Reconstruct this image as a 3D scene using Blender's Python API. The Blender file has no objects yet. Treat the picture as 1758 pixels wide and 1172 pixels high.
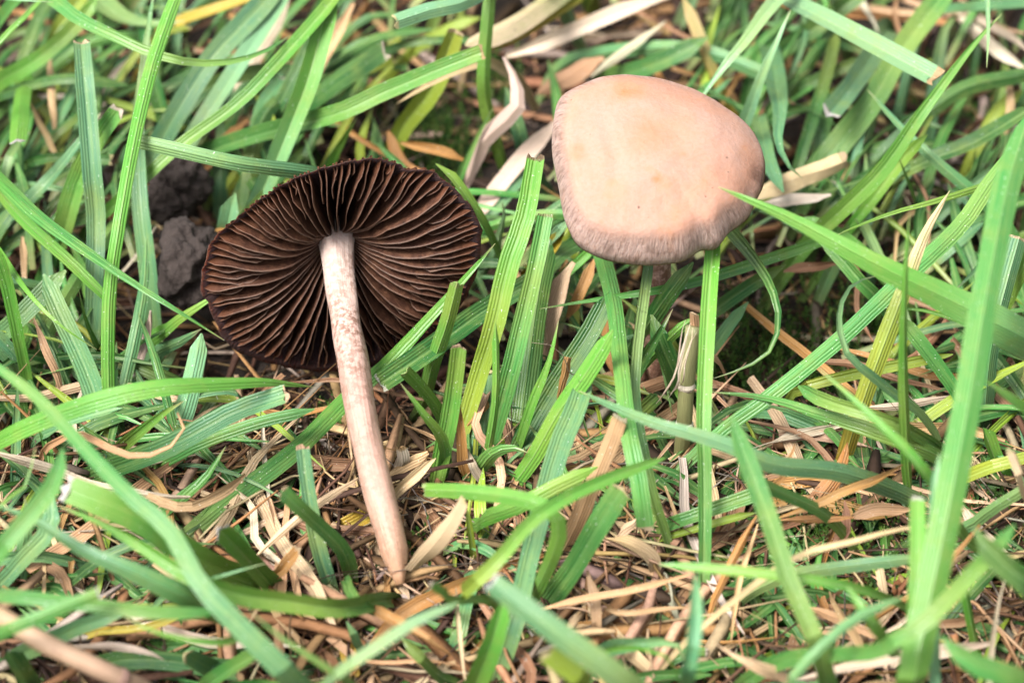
import bpy, math, random
import numpy as np
from mathutils import Vector, Matrix, noise
rnd = random.Random(7)
MM = 0.001
sc = bpy.context.scene
# ------------------------------------------------------------------ camera, sky, sun, exposure
LENS, SENS, W, H = 100.0, 36.0, 1758.0, 1172.0
PITCH = math.radians(45)
DIST = 280.0
FWD = Vector((0, math.cos(PITCH), -math.sin(PITCH)))
RGT = Vector((1, 0, 0))
UPV = RGT.cross(FWD)
AIM = Vector((0, 0, 10))
CAM = AIM - FWD * DIST
cd = bpy.data.cameras.new('camera'); cam = bpy.data.objects.new('camera', cd)
sc.collection.objects.link(cam); sc.camera = cam
cd.lens = LENS; cd.sensor_width = SENS; cd.clip_start = 0.01; cd.clip_end = 50
cam.location = CAM * MM
cam.rotation_euler = (math.pi / 2 - PITCH, 0, 0)
cd.dof.use_dof = True; cd.dof.focus_distance = 0.279; cd.dof.aperture_fstop = 25
world = bpy.data.worlds.new('World'); sc.world = world; world.use_nodes = True
SUN_EL, SUN_AZ = 60.0, -125.0      # azimuth clockwise from +Y
wn = world.node_tree.nodes; wl = world.node_tree.links
bg = wn['Background']
sky = wn.new('ShaderNodeTexSky'); sky.sky_type = 'NISHITA'; sky.sun_disc = False
sky.sun_elevation = math.radians(SUN_EL); sky.sun_rotation = math.radians(SUN_AZ)
sky.dust_density = 4.0; sky.air_density = 1.0
hs = wn.new('ShaderNodeHueSaturation'); hs.inputs['Saturation'].default_value = 0.25   # high thin cloud
wl.new(sky.outputs[0], hs.inputs['Color']); wl.new(hs.outputs[0], bg.inputs['Color'])
bg.inputs['Strength'].default_value = 0.062
sd = bpy.data.lights.new('sun', 'SUN'); sd.energy = 1.5; sd.angle = math.radians(26); sd.color = (1, 0.97, 0.93)
sun = bpy.data.objects.new('sun', sd); sc.collection.objects.link(sun)
_el, _az = math.radians(SUN_EL), math.radians(SUN_AZ)
_d = Vector((math.sin(_az) * math.cos(_el), math.cos(_az) * math.cos(_el), math.sin(_el)))
sun.rotation_euler = _d.to_track_quat('Z', 'Y').to_euler(); sun.location = (0, 0, 1)
sc.view_settings.view_transform = 'Standard'; sc.view_settings.look = 'None'
sc.view_settings.gamma = 1; sc.view_settings.use_curve_mapping = False
sc.view_settings.exposure = 2.42
sc.render.engine = 'CYCLES'
sc.cycles.max_bounces = 8; sc.cycles.diffuse_bounces = 2; sc.cycles.transmission_bounces = 6

# ------------------------------------------------------------------ helpers
def ray(px, py):
    return FWD + RGT * ((px - W / 2) / W * SENS / LENS) + UPV * ((H / 2 - py) / W * SENS / LENS)
def P(px, py, h):
    """Point (mm) at height h over the soil that stands where the photograph shows pixel px, py."""
    r = ray(px, py)
    return CAM + r * ((h - CAM.z) / r.z)
def mmpp(p):
    return (p - CAM).dot(FWD) * SENS / LENS / W
def pix(p):
    d = p - CAM; t = d.dot(FWD)
    return (W / 2 + d.dot(RGT) / t * LENS / SENS * W, H / 2 - d.dot(UPV) / t * LENS / SENS * W)
def ray_plane(px, py, q, n):
    r = ray(px, py)
    return CAM + r * ((q - CAM).dot(n) / r.dot(n))
def catmull(pts, n):
    k = len(pts)
    if k == 2:
        return [pts[0].lerp(pts[1], i / n) for i in range(n + 1)]
    ext = [pts[0] * 2 - pts[1]] + pts + [pts[-1] * 2 - pts[-2]]
    # sample by chord length
    ln = [0]
    for a, b in zip(pts, pts[1:]): ln.append(ln[-1] + max((b - a).length, 1e-6))
    out = []
    for i in range(n + 1):
        s = ln[-1] * i / n; j = 0
        while j < k - 2 and s > ln[j + 1]: j += 1
        t = (s - ln[j]) / (ln[j + 1] - ln[j])
        p0, p1, p2, p3 = ext[j:j + 4]
        out.append(0.5 * ((2 * p1) + (p2 - p0) * t + (2 * p0 - 5 * p1 + 4 * p2 - p3) * t * t + (3 * p1 - p0 - 3 * p2 + p3) * t ** 3))
    return out
def smooth(a, b, x):
    t = min(1, max(0, (x - a) / (b - a))); return t * t * (3 - 2 * t)
def lerp(a, b, t): return tuple(x + (y - x) * t for x, y in zip(a, b))
def interp(tab, x):
    for (a, u), (b, v) in zip(tab, tab[1:]):
        if x <= b: return u + (v - u) * (x - a) / (b - a)
    return tab[-1][1]
def mesh_obj(name, verts, faces, mat, parent=None, origin=None, col=None, attrs=None, smooth_=True, crease=None):
    """verts in mm, world coordinates; the object's origin goes to `origin` (mm)."""
    o_ = origin if origin is not None else Vector((0, 0, 0))
    me = bpy.data.meshes.new(name)
    me.from_pydata([((v[0] - o_[0]) * MM, (v[1] - o_[1]) * MM, (v[2] - o_[2]) * MM) for v in verts], [], faces)
    if smooth_: me.polygons.foreach_set('use_smooth', [True] * len(me.polygons))
    if col is not None:
        a = me.attributes.new('col', 'FLOAT_COLOR', 'POINT')
        a.data.foreach_set('color', [x for c in col for x in (c[0], c[1], c[2], 1.0)])
    for k, vals in (attrs or {}).items():
        a = me.attributes.new(k, 'FLOAT', 'POINT'); a.data.foreach_set('value', vals)
    me.materials.append(mat)
    if crease: me.set_sharp_from_angle(angle=math.radians(crease))
    o = bpy.data.objects.new(name, me); sc.collection.objects.link(o)
    if parent is not None:
        o.parent = parent
        po = Vector(parent['_o']) if '_o' in parent else Vector((0, 0, 0))
        o.location = (Vector(o_) - po) * MM
    else:
        o.location = Vector(o_) * MM
    return o
def empty(name, loc):
    o = bpy.data.objects.new(name, None); sc.collection.objects.link(o); o.location = Vector(loc) * MM
    o.empty_display_size = 0.004; o['_o'] = tuple(loc); return o
def tag(o, label, cat, group=None):
    o['label'] = label; o['category'] = cat
    if group: o['group'] = group

# ------------------------------------------------------------------ materials
class NT:
    def __init__(s, name):
        s.m = bpy.data.materials.new(name); s.m.use_nodes = True
        s.n = s.m.node_tree.nodes; s.l = s.m.node_tree.links
        s.b = s.n['Principled BSDF']; s.out = s.n['Material Output']
    def node(s, t, **kw):
        n = s.n.new(t)
        for k, v in kw.items(): setattr(n, k, v)
        return n
    def link(s, a, b): s.l.new(a, b)
    def attr(s, nm): return s.node('ShaderNodeAttribute', attribute_name=nm)
    def math(s, op, a, b=None, c=None):
        n = s.node('ShaderNodeMath', operation=op)
        for i, x in enumerate((a, b, c)):
            if x is None: continue
            if isinstance(x, (int, float)): n.inputs[i].default_value = x
            else: s.link(x, n.inputs[i])
        return n.outputs[0]
    def noise(s, scale, detail=3, rough=0.55, vec=None, dist=0):
        n = s.node('ShaderNodeTexNoise'); n.inputs['Scale'].default_value = scale
        n.inputs['Detail'].default_value = detail; n.inputs['Roughness'].default_value = rough; n.inputs['Distortion'].default_value = dist
        if vec is not None: s.link(vec, n.inputs['Vector'])
        return n.outputs['Fac']
    def ramp(s, fac, stops):
        n = s.node('ShaderNodeValToRGB'); e = n.color_ramp.elements
        while len(e) < len(stops): e.new(0.5)
        for el, (p, c) in zip(e, stops):
            el.position = p; el.color = (c, c, c, 1) if isinstance(c, (int, float)) else (*c, 1)
        s.link(fac, n.inputs[0]); return n.outputs[0]
    def mix(s, fac, a, b, mode='MIX'):
        n = s.node('ShaderNodeMix', data_type='RGBA', blend_type=mode)
        for i, x in ((0, fac), (6, a), (7, b)):
            if isinstance(x, (int, float)): n.inputs[i].default_value = x
            elif isinstance(x, tuple): n.inputs[i].default_value = (*x, 1)
            else: s.link(x, n.inputs[i])
        return n.outputs[2]
    def coord(s, which='Object'):
        return s.node('ShaderNodeTexCoord').outputs[which]
    def combine(s, x, y, z):
        n = s.node('ShaderNodeCombineXYZ')
        for i, v in enumerate((x, y, z)):
            if isinstance(v, (int, float)): n.inputs[i].default_value = v
            else: s.link(v, n.inputs[i])
        return n.outputs[0]
    def bump(s, h, dist, strength=1.0):
        n = s.node('ShaderNodeBump'); n.inputs['Distance'].default_value = dist; n.inputs['Strength'].default_value = strength
        s.link(h, n.inputs['Height']); s.link(n.outputs[0], s.b.inputs['Normal']); return n.outputs[0]

def blade_material(name, dead):
    t = NT(name)
    col = t.attr('col').outputs['Color']; u = t.attr('bu').outputs['Fac']; v = t.attr('bv').outputs['Fac']; wd = t.attr('bw').outputs['Fac']
    rn = t.node('ShaderNodeObjectInfo').outputs['Random']
    oc = t.coord()
    # parallel veins: about six to the millimetre, position across the blade in mm
    acr = t.math('MULTIPLY', u, wd)
    wob = t.math('MULTIPLY', t.noise(400, 3, vec=oc), 3.0)
    fr = 3.3 if not dead else 4.0
    vein = t.math('SINE', t.math('ADD', t.math('MULTIPLY', acr, fr * 6.283), wob))
    vein = t.math('MULTIPLY_ADD', vein, 0.5, 0.5)
    streak = t.noise(1.0, 3, 0.6, vec=t.combine(t.math('MULTIPLY', acr, 3.2), t.math('MULTIPLY', v, 0.12), t.math('MULTIPLY', rn, 57.0)))
    rib = t.math('SUBTRACT', 1.0, t.math('SMOOTH_MIN', t.math('MULTIPLY', t.math('ABSOLUTE', acr), 9.0), 1.0, 0.2))
    c = t.mix(t.math('MULTIPLY', vein, 0.15 if not dead else 0.5), col, t.mix(0.55, col, (0.02, 0.05, 0.01) if not dead else (0.12, 0.06, 0.02)))
    c = t.mix(t.ramp(streak, [(0.38, 0.0), (0.68, 0.6)]), c, t.mix(0.5, c, (0.25, 0.36, 0.10) if not dead else (0.42, 0.31, 0.18)))
    if not dead:
        c = t.mix(t.math('MULTIPLY', rib, t.math('MULTIPLY', rn, 0.55)), c, (0.30, 0.42, 0.17))
    # dirt specks and wear
    sp = t.noise(2600, 2, 0.6, vec=oc)
    pat = t.ramp(t.noise(160, 2, vec=oc), [(0.5, 0.0), (0.72, 1.0)])
    spk = t.math('MULTIPLY', t.ramp(sp, [(0.60, 0.0), (0.68, 1.0)]), pat)
    c = t.mix(t.math('MULTIPLY', spk, 0.55), c, (0.025, 0.022, 0.015))
    blot = t.ramp(t.noise(420, 3, 0.6, vec=oc), [(0.5, 0.0), (0.8, 1.0)])
    c = t.mix(t.math('MULTIPLY', blot, 0.38 if not dead else 0.22), c, (0.22, 0.27, 0.05) if not dead else (0.17, 0.09, 0.045))
    dust = t.ramp(t.noise(5200, 1, 0.5, vec=oc), [(0.735, 0.0), (0.76, 1.0)])
    c = t.mix(t.math('MULTIPLY', dust, 0.7), c, (0.75, 0.78, 0.70))
    t.link(c, t.b.inputs['Base Color'])
    t.b.inputs['Roughness'].default_value = 0.42 if not dead else 0.62
    t.link(t.math('MULTIPLY_ADD', blot, 0.2, 0.36 if not dead else 0.55), t.b.inputs['Roughness'])
    t.b.inputs['Specular IOR Level'].default_value = 0.34 if not dead else 0.3
    hgt = t.math('ADD', t.math('MULTIPLY', vein, 0.6), t.math('MULTIPLY', t.noise(900, 3, vec=oc), 0.6))
    nb = t.bump(hgt, 0.00007, 1.0)
    tr = t.node('ShaderNodeBsdfTranslucent')
    t.link(t.mix(0.5, c, t.mix(1.0, c, (1.6, 1.5, 0.7) if not dead else (1.3, 1.0, 0.6), 'MULTIPLY')), tr.inputs['Color'])
    mx = t.node('ShaderNodeMixShader'); mx.inputs[0].default_value = 0.20 if not dead else 0.15
    t.link(t.b.outputs[0], mx.inputs[1]); t.link(tr.outputs[0], mx.inputs[2]); t.link(mx.outputs[0], t.out.inputs['Surface'])
    return t.m
M_GREEN = blade_material('green_blade', False)
M_DEAD = blade_material('dry_blade', True)

def simple_attr_material(name, rough=0.8, bump=0.0, transl=0.0, nscale=1500, mott=0.5):
    t = NT(name); col = t.attr('col').outputs['Color']; oc = t.coord()
    n1 = t.noise(nscale, 4, 0.65, vec=oc)
    c = t.mix(t.math('MULTIPLY', t.ramp(n1, [(0.3, 1.0), (0.7, 0.0)]), mott), col, t.mix(1.0, col, (0.35, 0.30, 0.26), 'MULTIPLY'))
    t.link(c, t.b.inputs['Base Color']); t.b.inputs['Roughness'].default_value = rough
    t.b.inputs['Specular IOR Level'].default_value = 0.3
    if bump: t.bump(n1, bump)
    if transl:
        tr = t.node('ShaderNodeBsdfTranslucent'); t.link(c, tr.inputs['Color'])
        mx = t.node('ShaderNodeMixShader'); mx.inputs[0].default_value = transl
        t.link(t.b.outputs[0], mx.inputs[1]); t.link(tr.outputs[0], mx.inputs[2]); t.link(mx.outputs[0], t.out.inputs['Surface'])
    return t.m
M_THATCH = simple_attr_material('thatch', 0.75, 0.00008, 0.15)
M_MOSS = simple_attr_material('moss', 0.6, 0.0, 0.3, 2500, 0.3)

def soil_material(name, c0, c1, c2):
    t = NT(name); oc = t.coord()
    a = t.noise(180, 6, 0.65, vec=oc); b = t.noise(1400, 4, 0.7, vec=oc)
    c = t.mix(a, t.mix(b, c0, c1), t.mix(b, c1, c2))
    t.link(c, t.b.inputs['Base Color']); t.b.inputs['Roughness'].default_value = 0.85
    t.b.inputs['Specular IOR Level'].default_value = 0.3
    t.bump(t.math('ADD', a, t.math('MULTIPLY', b, 0.5)), 0.0012)
    return t.m
M_SOIL = soil_material('soil', (0.007, 0.005, 0.004), (0.016, 0.011, 0.008), (0.035, 0.023, 0.016))
M_LUMP = soil_material('soil_lump', (0.014, 0.010, 0.009), (0.036, 0.026, 0.022), (0.075, 0.057, 0.049))

def gill_material():
    t = NT('gill'); oc = t.coord(); e = t.attr('edge').outputs['Fac']; s = t.attr('rs').outputs['Fac']
    n1 = t.noise(1300, 5, 0.7, vec=oc); n2 = t.noise(320, 3, 0.6, vec=oc); n3 = t.noise(4200, 2, 0.6, vec=oc)
    c = t.ramp(n1, [(0.32, (0.026, 0.009, 0.005)), (0.50, (0.080, 0.033, 0.018)), (0.70, (0.17, 0.079, 0.042))])
    c = t.mix(t.ramp(n2, [(0.4, 0.0), (0.7, 0.6)]), c, (0.034, 0.012, 0.008))
    c = t.mix(t.ramp(s, [(0.80, 0.0), (1.0, 0.7)]), c, (0.12, 0.038, 0.013))  # orange-brown towards the rim: glow of light through the cap, painted in
    ef = t.math('MULTIPLY', t.ramp(e, [(0.955, 0.0), (0.985, 1.0)]), t.ramp(n2, [(0.3, 0.25), (0.6, 1.0)]))
    c = t.mix(t.math('MULTIPLY', ef, 0.32), c, t.mix(n3, (0.12, 0.065, 0.04), (0.36, 0.26, 0.20)))
    t.link(c, t.b.inputs['Base Color']); t.b.inputs['Roughness'].default_value = 0.6
    t.b.inputs['Specular IOR Level'].default_value = 0.35
    t.bump(n1, 0.00012)
    tr = t.node('ShaderNodeBsdfTranslucent'); t.link(t.mix(1.0, c, (1.7, 0.9, 0.5), 'MULTIPLY'), tr.inputs['Color'])
    mx = t.node('ShaderNodeMixShader'); mx.inputs[0].default_value = 0.2
    t.link(t.b.outputs[0], mx.inputs[1]); t.link(tr.outputs[0], mx.inputs[2]); t.link(mx.outputs[0], t.out.inputs['Surface'])
    return t.m
M_GILL = gill_material()

def cap_material(name, top, mid, margin, dark_rim):
    t = NT(name); oc = t.coord(); s = t.attr('rs').outputs['Fac']; ax = t.attr('ax').outputs['Fac']; ay = t.attr('ay').outputs['Fac']
    stain = t.attr('stain').outputs['Fac']
    vecr = t.combine(t.math('MULTIPLY', ax, 40.0), t.math('MULTIPLY', ay, 40.0), t.math('MULTIPLY', s, 9.0))
    rad = t.noise(1.0, 4, 0.65, vec=vecr)
    big = t.noise(170, 4, 0.6, vec=oc); fine = t.noise(2400, 4, 0.65, vec=oc); mid_n = t.noise(650, 3, 0.6, vec=oc)
    c = t.mix(t.ramp(big, [(0.40, 0.0), (0.66, 0.75)]), mid, top)
    c = t.mix(t.ramp(fine, [(0.36, 0.28), (0.58, 0.0)]), c, (0.26, 0.13, 0.08))
    mf = t.attr('marg').outputs['Fac']
    mcol = t.mix(t.ramp(rad, [(0.34, 0.75), (0.56, 0.0)]), margin, (0.15, 0.088, 0.066))
    mcol = t.mix(t.math('MULTIPLY', t.ramp(mid_n, [(0.5, 0.0), (0.68, 1.0)]), 0.5), mcol, (0.14, 0.085, 0.065))
    c = t.mix(mf, c, mcol)
    # faint orange bruises and a few dark pin-pricks
    c = t.mix(t.math('MULTIPLY', t.ramp(t.noise(420, 2, 0.5, vec=oc), [(0.60, 0.0), (0.75, 1.0)]), 0.35), c, (0.36, 0.16, 0.075))
    c = t.mix(t.math('MULTIPLY', stain, t.ramp(mid_n, [(0.3, 0.5), (0.6, 1.0)])), c, (0.33, 0.12, 0.045))
    pin = t.ramp(t.noise(1500, 1, 0.5, vec=oc), [(0.77, 0.0), (0.80, 1.0)])
    c = t.mix(t.math('MULTIPLY', pin, 0.7), c, (0.08, 0.04, 0.03))
    c = t.mix(t.attr('dark').outputs['Fac'], c, dark_rim)
    t.link(c, t.b.inputs['Base Color']); t.b.inputs['Roughness'].default_value = 0.75
    t.b.inputs['Specular IOR Level'].default_value = 0.15
    t.b.inputs['Subsurface Weight'].default_value = 0.25; t.b.inputs['Subsurface Radius'].default_value = (1.0, 0.5, 0.3); t.b.inputs['Subsurface Scale'].default_value = 0.0012
    hh = t.math('ADD', t.math('MULTIPLY', t.math('MULTIPLY', rad, mf), 1.3), t.math('ADD', t.math('MULTIPLY', fine, 0.25), t.math('MULTIPLY', mid_n, 0.3)))
    t.bump(hh, 0.00035)
    return t.m
M_CAP = cap_material('cap_skin', (0.345, 0.172, 0.110), (0.32, 0.197, 0.152), (0.37, 0.26, 0.22), (0.08, 0.04, 0.03))
M_CAP1 = cap_material('cap_skin_dark', (0.30, 0.15, 0.09), (0.25, 0.13, 0.09), (0.09, 0.05, 0.045), (0.03, 0.016, 0.017))

def stem_material():
    t = NT('stem_skin'); oc = t.coord(); v = t.attr('bv').outputs['Fac']; u = t.attr('bu').outputs['Fac']; cu = t.attr('cu').outputs['Fac']
    fib = t.noise(1.0, 4, 0.6, vec=t.combine(t.math('MULTIPLY', u, 7.0), t.math('MULTIPLY', cu, 7.0), t.math('MULTIPLY', v, 5.0)))
    n1 = t.noise(1700, 4, 0.7, vec=oc); n2 = t.noise(330, 4, 0.6, vec=oc)
    c = t.ramp(v, [(0.0, (0.48, 0.375, 0.33)), (0.25, (0.48, 0.35, 0.30)), (0.5, (0.36, 0.225, 0.182)), (0.8, (0.37, 0.228, 0.172)), (1.0, (0.32, 0.175, 0.09))])
    c = t.mix(t.ramp(fib, [(0.32, 0.35), (0.6, 0.0)]), c, (0.25, 0.15, 0.105))
    band = t.ramp(v, [(0.10, 0.25), (0.30, 1.0), (0.42, 0.85), (0.55, 0.45), (1.0, 0.3)])
    sp = t.math('MULTIPLY', t.ramp(n1, [(0.44, 0.0), (0.56, 1.0)]), t.math('MULTIPLY', band, t.ramp(n2, [(0.32, 0.0), (0.55, 1.0)])))
    c = t.mix(t.math('MULTIPLY', sp, 0.85), c, (0.13, 0.055, 0.03))
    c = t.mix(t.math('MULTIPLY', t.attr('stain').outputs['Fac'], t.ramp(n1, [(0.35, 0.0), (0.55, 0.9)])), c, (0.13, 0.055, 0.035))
    t.link(c, t.b.inputs['Base Color']); t.b.inputs['Roughness'].default_value = 0.5
    t.b.inputs['Subsurface Weight'].default_value = 0.25; t.b.inputs['Subsurface Radius'].default_value = (1.0, 0.5, 0.3); t.b.inputs['Subsurface Scale'].default_value = 0.001
    t.bump(t.math('ADD', t.math('MULTIPLY', fib, 0.8), t.math('MULTIPLY', n1, 0.6)), 0.00012)
    return t.m
M_STEM = stem_material()
def stalk_material(name, dead):
    t = NT(name); oc = t.coord(); col = t.attr('col').outputs['Color']; u = t.attr('bu').outputs['Fac']; cu = t.attr('cu').outputs['Fac']; v = t.attr('bv').outputs['Fac']
    fib = t.noise(1.0, 4, 0.6, vec=t.combine(t.math('MULTIPLY', u, 8.0), t.math('MULTIPLY', cu, 8.0), t.math('MULTIPLY', v, 2.0)))
    n2 = t.noise(500, 4, 0.6, vec=oc)
    c = t.mix(t.ramp(fib, [(0.35, 0.5), (0.65, 0.0)]), col, t.mix(1.0, col, (0.5, 0.42, 0.36), 'MULTIPLY'))
    c = t.mix(t.math('MULTIPLY', t.ramp(n2, [(0.55, 0.0), (0.7, 1.0)]), 0.4), c, t.mix(1.0, col, (0.45, 0.32, 0.30), 'MULTIPLY'))
    t.link(c, t.b.inputs['Base Color']); t.b.inputs['Roughness'].default_value = 0.5
    t.bump(fib, 0.0001)
    return t.m
M_STALK = stalk_material('dry_stalk', True)

# ------------------------------------------------------------------ soil
def straw_share(x, y):
    """how thick the dead thatch lies: it is banked up in the near half of the plot, thin round the mossy hollow"""
    px, py = pix(Vector((x, y, 0)))
    s = smooth(560, 860, py)
    s *= 1 - 0.75 * math.exp(-((px - 1370) / 190) ** 2 - ((py - 560) / 170) ** 2)
    s *= 1 - 1.0 * math.exp(-((px - 1340) / 80) ** 2 - ((py - 1050) / 90) ** 2)
    return s
def soil_h(x, y):
    return -6.5 * (1 - straw_share(max(-90, min(90, x)), max(-90, min(110, y)))) + 1.3 * noise.noise((x * 0.06, y * 0.06, 3.1)) + 0.7 * noise.noise((x * 0.21, y * 0.21, 8.0)) - 0.6
def build_soil():
    def axis(lo, hi, far):
        a = list(np.arange(lo, hi + 0.1, 1.8)); step = 2.5; l, r = lo, hi
        while l > -far: l -= step; r += step; a = [l] + a + [r]; step *= 1.35
        return a
    xs = axis(-90, 90, 1500); ys = axis(-75, 105, 1500)
    v = [(x, y, soil_h(x, y)) for y in ys for x in xs]; n = len(xs)
    f = [(j * n + i, j * n + i + 1, (j + 1) * n + i + 1, (j + 1) * n + i) for j in range(len(ys) - 1) for i in range(n - 1)]
    o = mesh_obj('ground', v, f, M_SOIL); o['kind'] = 'structure'
build_soil()

# ------------------------------------------------------------------ mushrooms
def tube(name, path, radii, mat, parent, origin, nseg=22, ring=18, wob=0.03, stain=None, col=None):
    pts = catmull(path, nseg); V, F, bu, cu, bv, st, cc = [], [], [], [], [], [], []
    ref = Vector((1, 0, 0)); k = len(radii) - 1
    for i, p in enumerate(pts):
        t = i / nseg
        T = (pts[min(i + 1, nseg)] - pts[max(i - 1, 0)]).normalized()
        a = (ref - T * ref.dot(T)).normalized(); b = T.cross(a); ref = a
        r = interp([(j / k, q) for j, q in enumerate(radii)], t)
        for j in range(ring):
            g = 2 * math.pi * j / ring
            d = a * math.cos(g) + b * math.sin(g)
            w = 1 + wob * noise.noise((math.cos(g) * 1.3 + 5, math.sin(g) * 1.3, t * 9)) * 2
            q = p + d * r * w; V.append(q)
            bu.append(math.cos(g)); cu.append(math.sin(g)); bv.append(t)
            st.append(stain(t, d) if stain else 0.0); cc.append(col(t) if col else (0.5, 0.5, 0.5))
    for i in range(nseg):
        for j in range(ring):
            F.append((i * ring + j, i * ring + (j + 1) % ring, (i + 1) * ring + (j + 1) % ring, (i + 1) * ring + j))
    F.append(tuple(range(ring))[::-1]); F.append(tuple(range(nseg * ring, (nseg + 1) * ring)))
    return mesh_obj(name, V, F, mat, parent, origin, col=cc, attrs={'bu': bu, 'cu': cu, 'bv': bv, 'stain': st})

def polar_table(pairs):
    pairs = sorted(pairs); n = len(pairs)
    def R(th):
        th = (th + math.pi) % (2 * math.pi) - math.pi
        for i in range(n):
            a, ra = pairs[i]; b, rb = pairs[(i + 1) % n]
            if b <= a: b += 2 * math.pi
            x = th
            if x < a and i == n - 1: x += 2 * math.pi
            if a <= x <= b:
                r0 = pairs[i - 1][1]; r3 = pairs[(i + 2) % n][1]; t = (x - a) / (b - a)
                m1, m2 = (rb - r0) * 0.5, (r3 - ra) * 0.5
                return (2 * t ** 3 - 3 * t * t + 1) * ra + (t ** 3 - 2 * t * t + t) * m1 + (-2 * t ** 3 + 3 * t * t) * rb + (t ** 3 - t * t) * m2
        return pairs[0][1]
    return R

def make_gill(parent, origin, frame, th, s0, s1, R, edge, flesh, seed, wav, lean, mat=M_GILL, ns=15, sharp=0.03):
    """one lamella: a thin wavy sheet from the cap flesh to its free edge"""
    O, e1, e2, n = frame; r_ = random.Random(seed)
    V, F, ed, rs = [], [], [], []
    ph = r_.uniform(0, 6.28); fq = r_.uniform(0.8, 1.7); ph2 = r_.uniform(0, 6.28)
    dz = r_.uniform(-0.22, 0.22); curl = r_.uniform(0.8, 1.6)
    for i in range(ns + 1):
        t = i / ns; s = s0 + (s1 - s0) * t
        zb = flesh(s) - 0.35
        ze = edge(s) + dz
        if s0 > 0.2:                                  # short gills rise gradually from the flesh
            k = smooth(0, 0.35, t); ze = zb + 0.25 + (ze - zb - 0.25) * k
        ke = 1 - smooth(0.925, 0.99, s); ze = zb + 0.42 + (ze - zb - 0.42) * ke
        ze += 0.05 * math.sin(t * 23 * curl + ph2)
        lv = ((0.0, 0.10), (0.5, 0.08), (0.94, 0.055), (1.0, sharp))
        sides = [[], []]
        for sgn in (0, 1):
            for lam, hw in lv:
                z = zb + (ze - zb) * lam
                off = wav * (math.sin(fq * 6.28 * t + ph) * (0.25 + 0.75 * lam) + 0.35 * lam * math.sin(t * 15 * curl + ph2) * smooth(0.25, 0.9, s))
                off += lean * lam * math.sin(math.pi * min(1, s * 1.1))
                rr = s * R(th)
                off *= 1 - 0.7 * smooth(0.85, 1.0, s)
                a = th
                d = e1 * math.cos(a) + e2 * math.sin(a); q = -e1 * math.sin(a) + e2 * math.cos(a)
                hwz = hw if sgn else -hw
                sides[sgn].append((O + d * rr + q * (off * min(1, s * 2.2) + hwz) + n * z, lam, s))
        for x in sides[0] + sides[1][::-1]:
            V.append(x[0]); ed.append(x[1]); rs.append(x[2])
    for i in range(ns):
        for j in range(7):
            F.append((i * 8 + j, i * 8 + j + 1, (i + 1) * 8 + j + 1, (i + 1) * 8 + j))
    F.append(tuple(range(8))); F.append(tuple(range(ns * 8, ns * 8 + 8))[::-1])
    return mesh_obj('gill', V, F, mat, parent, origin, attrs={'edge': ed, 'rs': rs})

def cap_shell(name, frame, R, outer, flesh, mat, parent, origin, margf, darkf, stainf=None, na=128, no=26, ni=12):
    O, e1, e2, n = frame; V, F, rs, ax, ay, mg, dk, st = [], [], [], [], [], [], [], []
    prof = [('o', i / no) for i in range(1, no + 1)] + [('f', 1 - i / ni * 0.93) for i in range(1, ni + 1)]
    def put(p, s, a, kind):
        V.append(p); rs.append(s); ax.append(math.cos(a)); ay.append(math.sin(a))
        mg.append(margf(s, a) if kind == 'o' else 1.0); dk.append(darkf(s, a) if kind == 'o' else 1.0)
        st.append(stainf(p) if stainf and kind == 'o' else 0.0)
    for k, s in prof:
        for j in range(na):
            a = 2 * math.pi * j / na
            d = e1 * math.cos(a) + e2 * math.sin(a)
            if k == 'o': fr, z = outer(s, a)
            else: fr, z = s * 0.985, flesh(s)
            put(O + d * fr * R(a) + n * z, s, a, k)
    for i in range(len(prof) - 1):
        for j in range(na):
            F.append((i * na + j, i * na + (j + 1) % na, (i + 1) * na + (j + 1) % na, (i + 1) * na + j))
    V0 = len(V); put(O + n * outer(0, 0)[1], 0, 0, 'o')
    for j in range(na): F.append((V0, (j + 1) % na, j))
    L = (len(prof) - 1) * na
    put(O + n * flesh(0.0), 0, 0, 'f')
    for j in range(na): F.append((V0 + 1, L + j, L + (j + 1) % na))
    return mesh_obj(name, V, F, mat, parent, origin, attrs={'rs': rs, 'ax': ax, 'ay': ay, 'marg': mg, 'dark': dk, 'stain': st})

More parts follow.
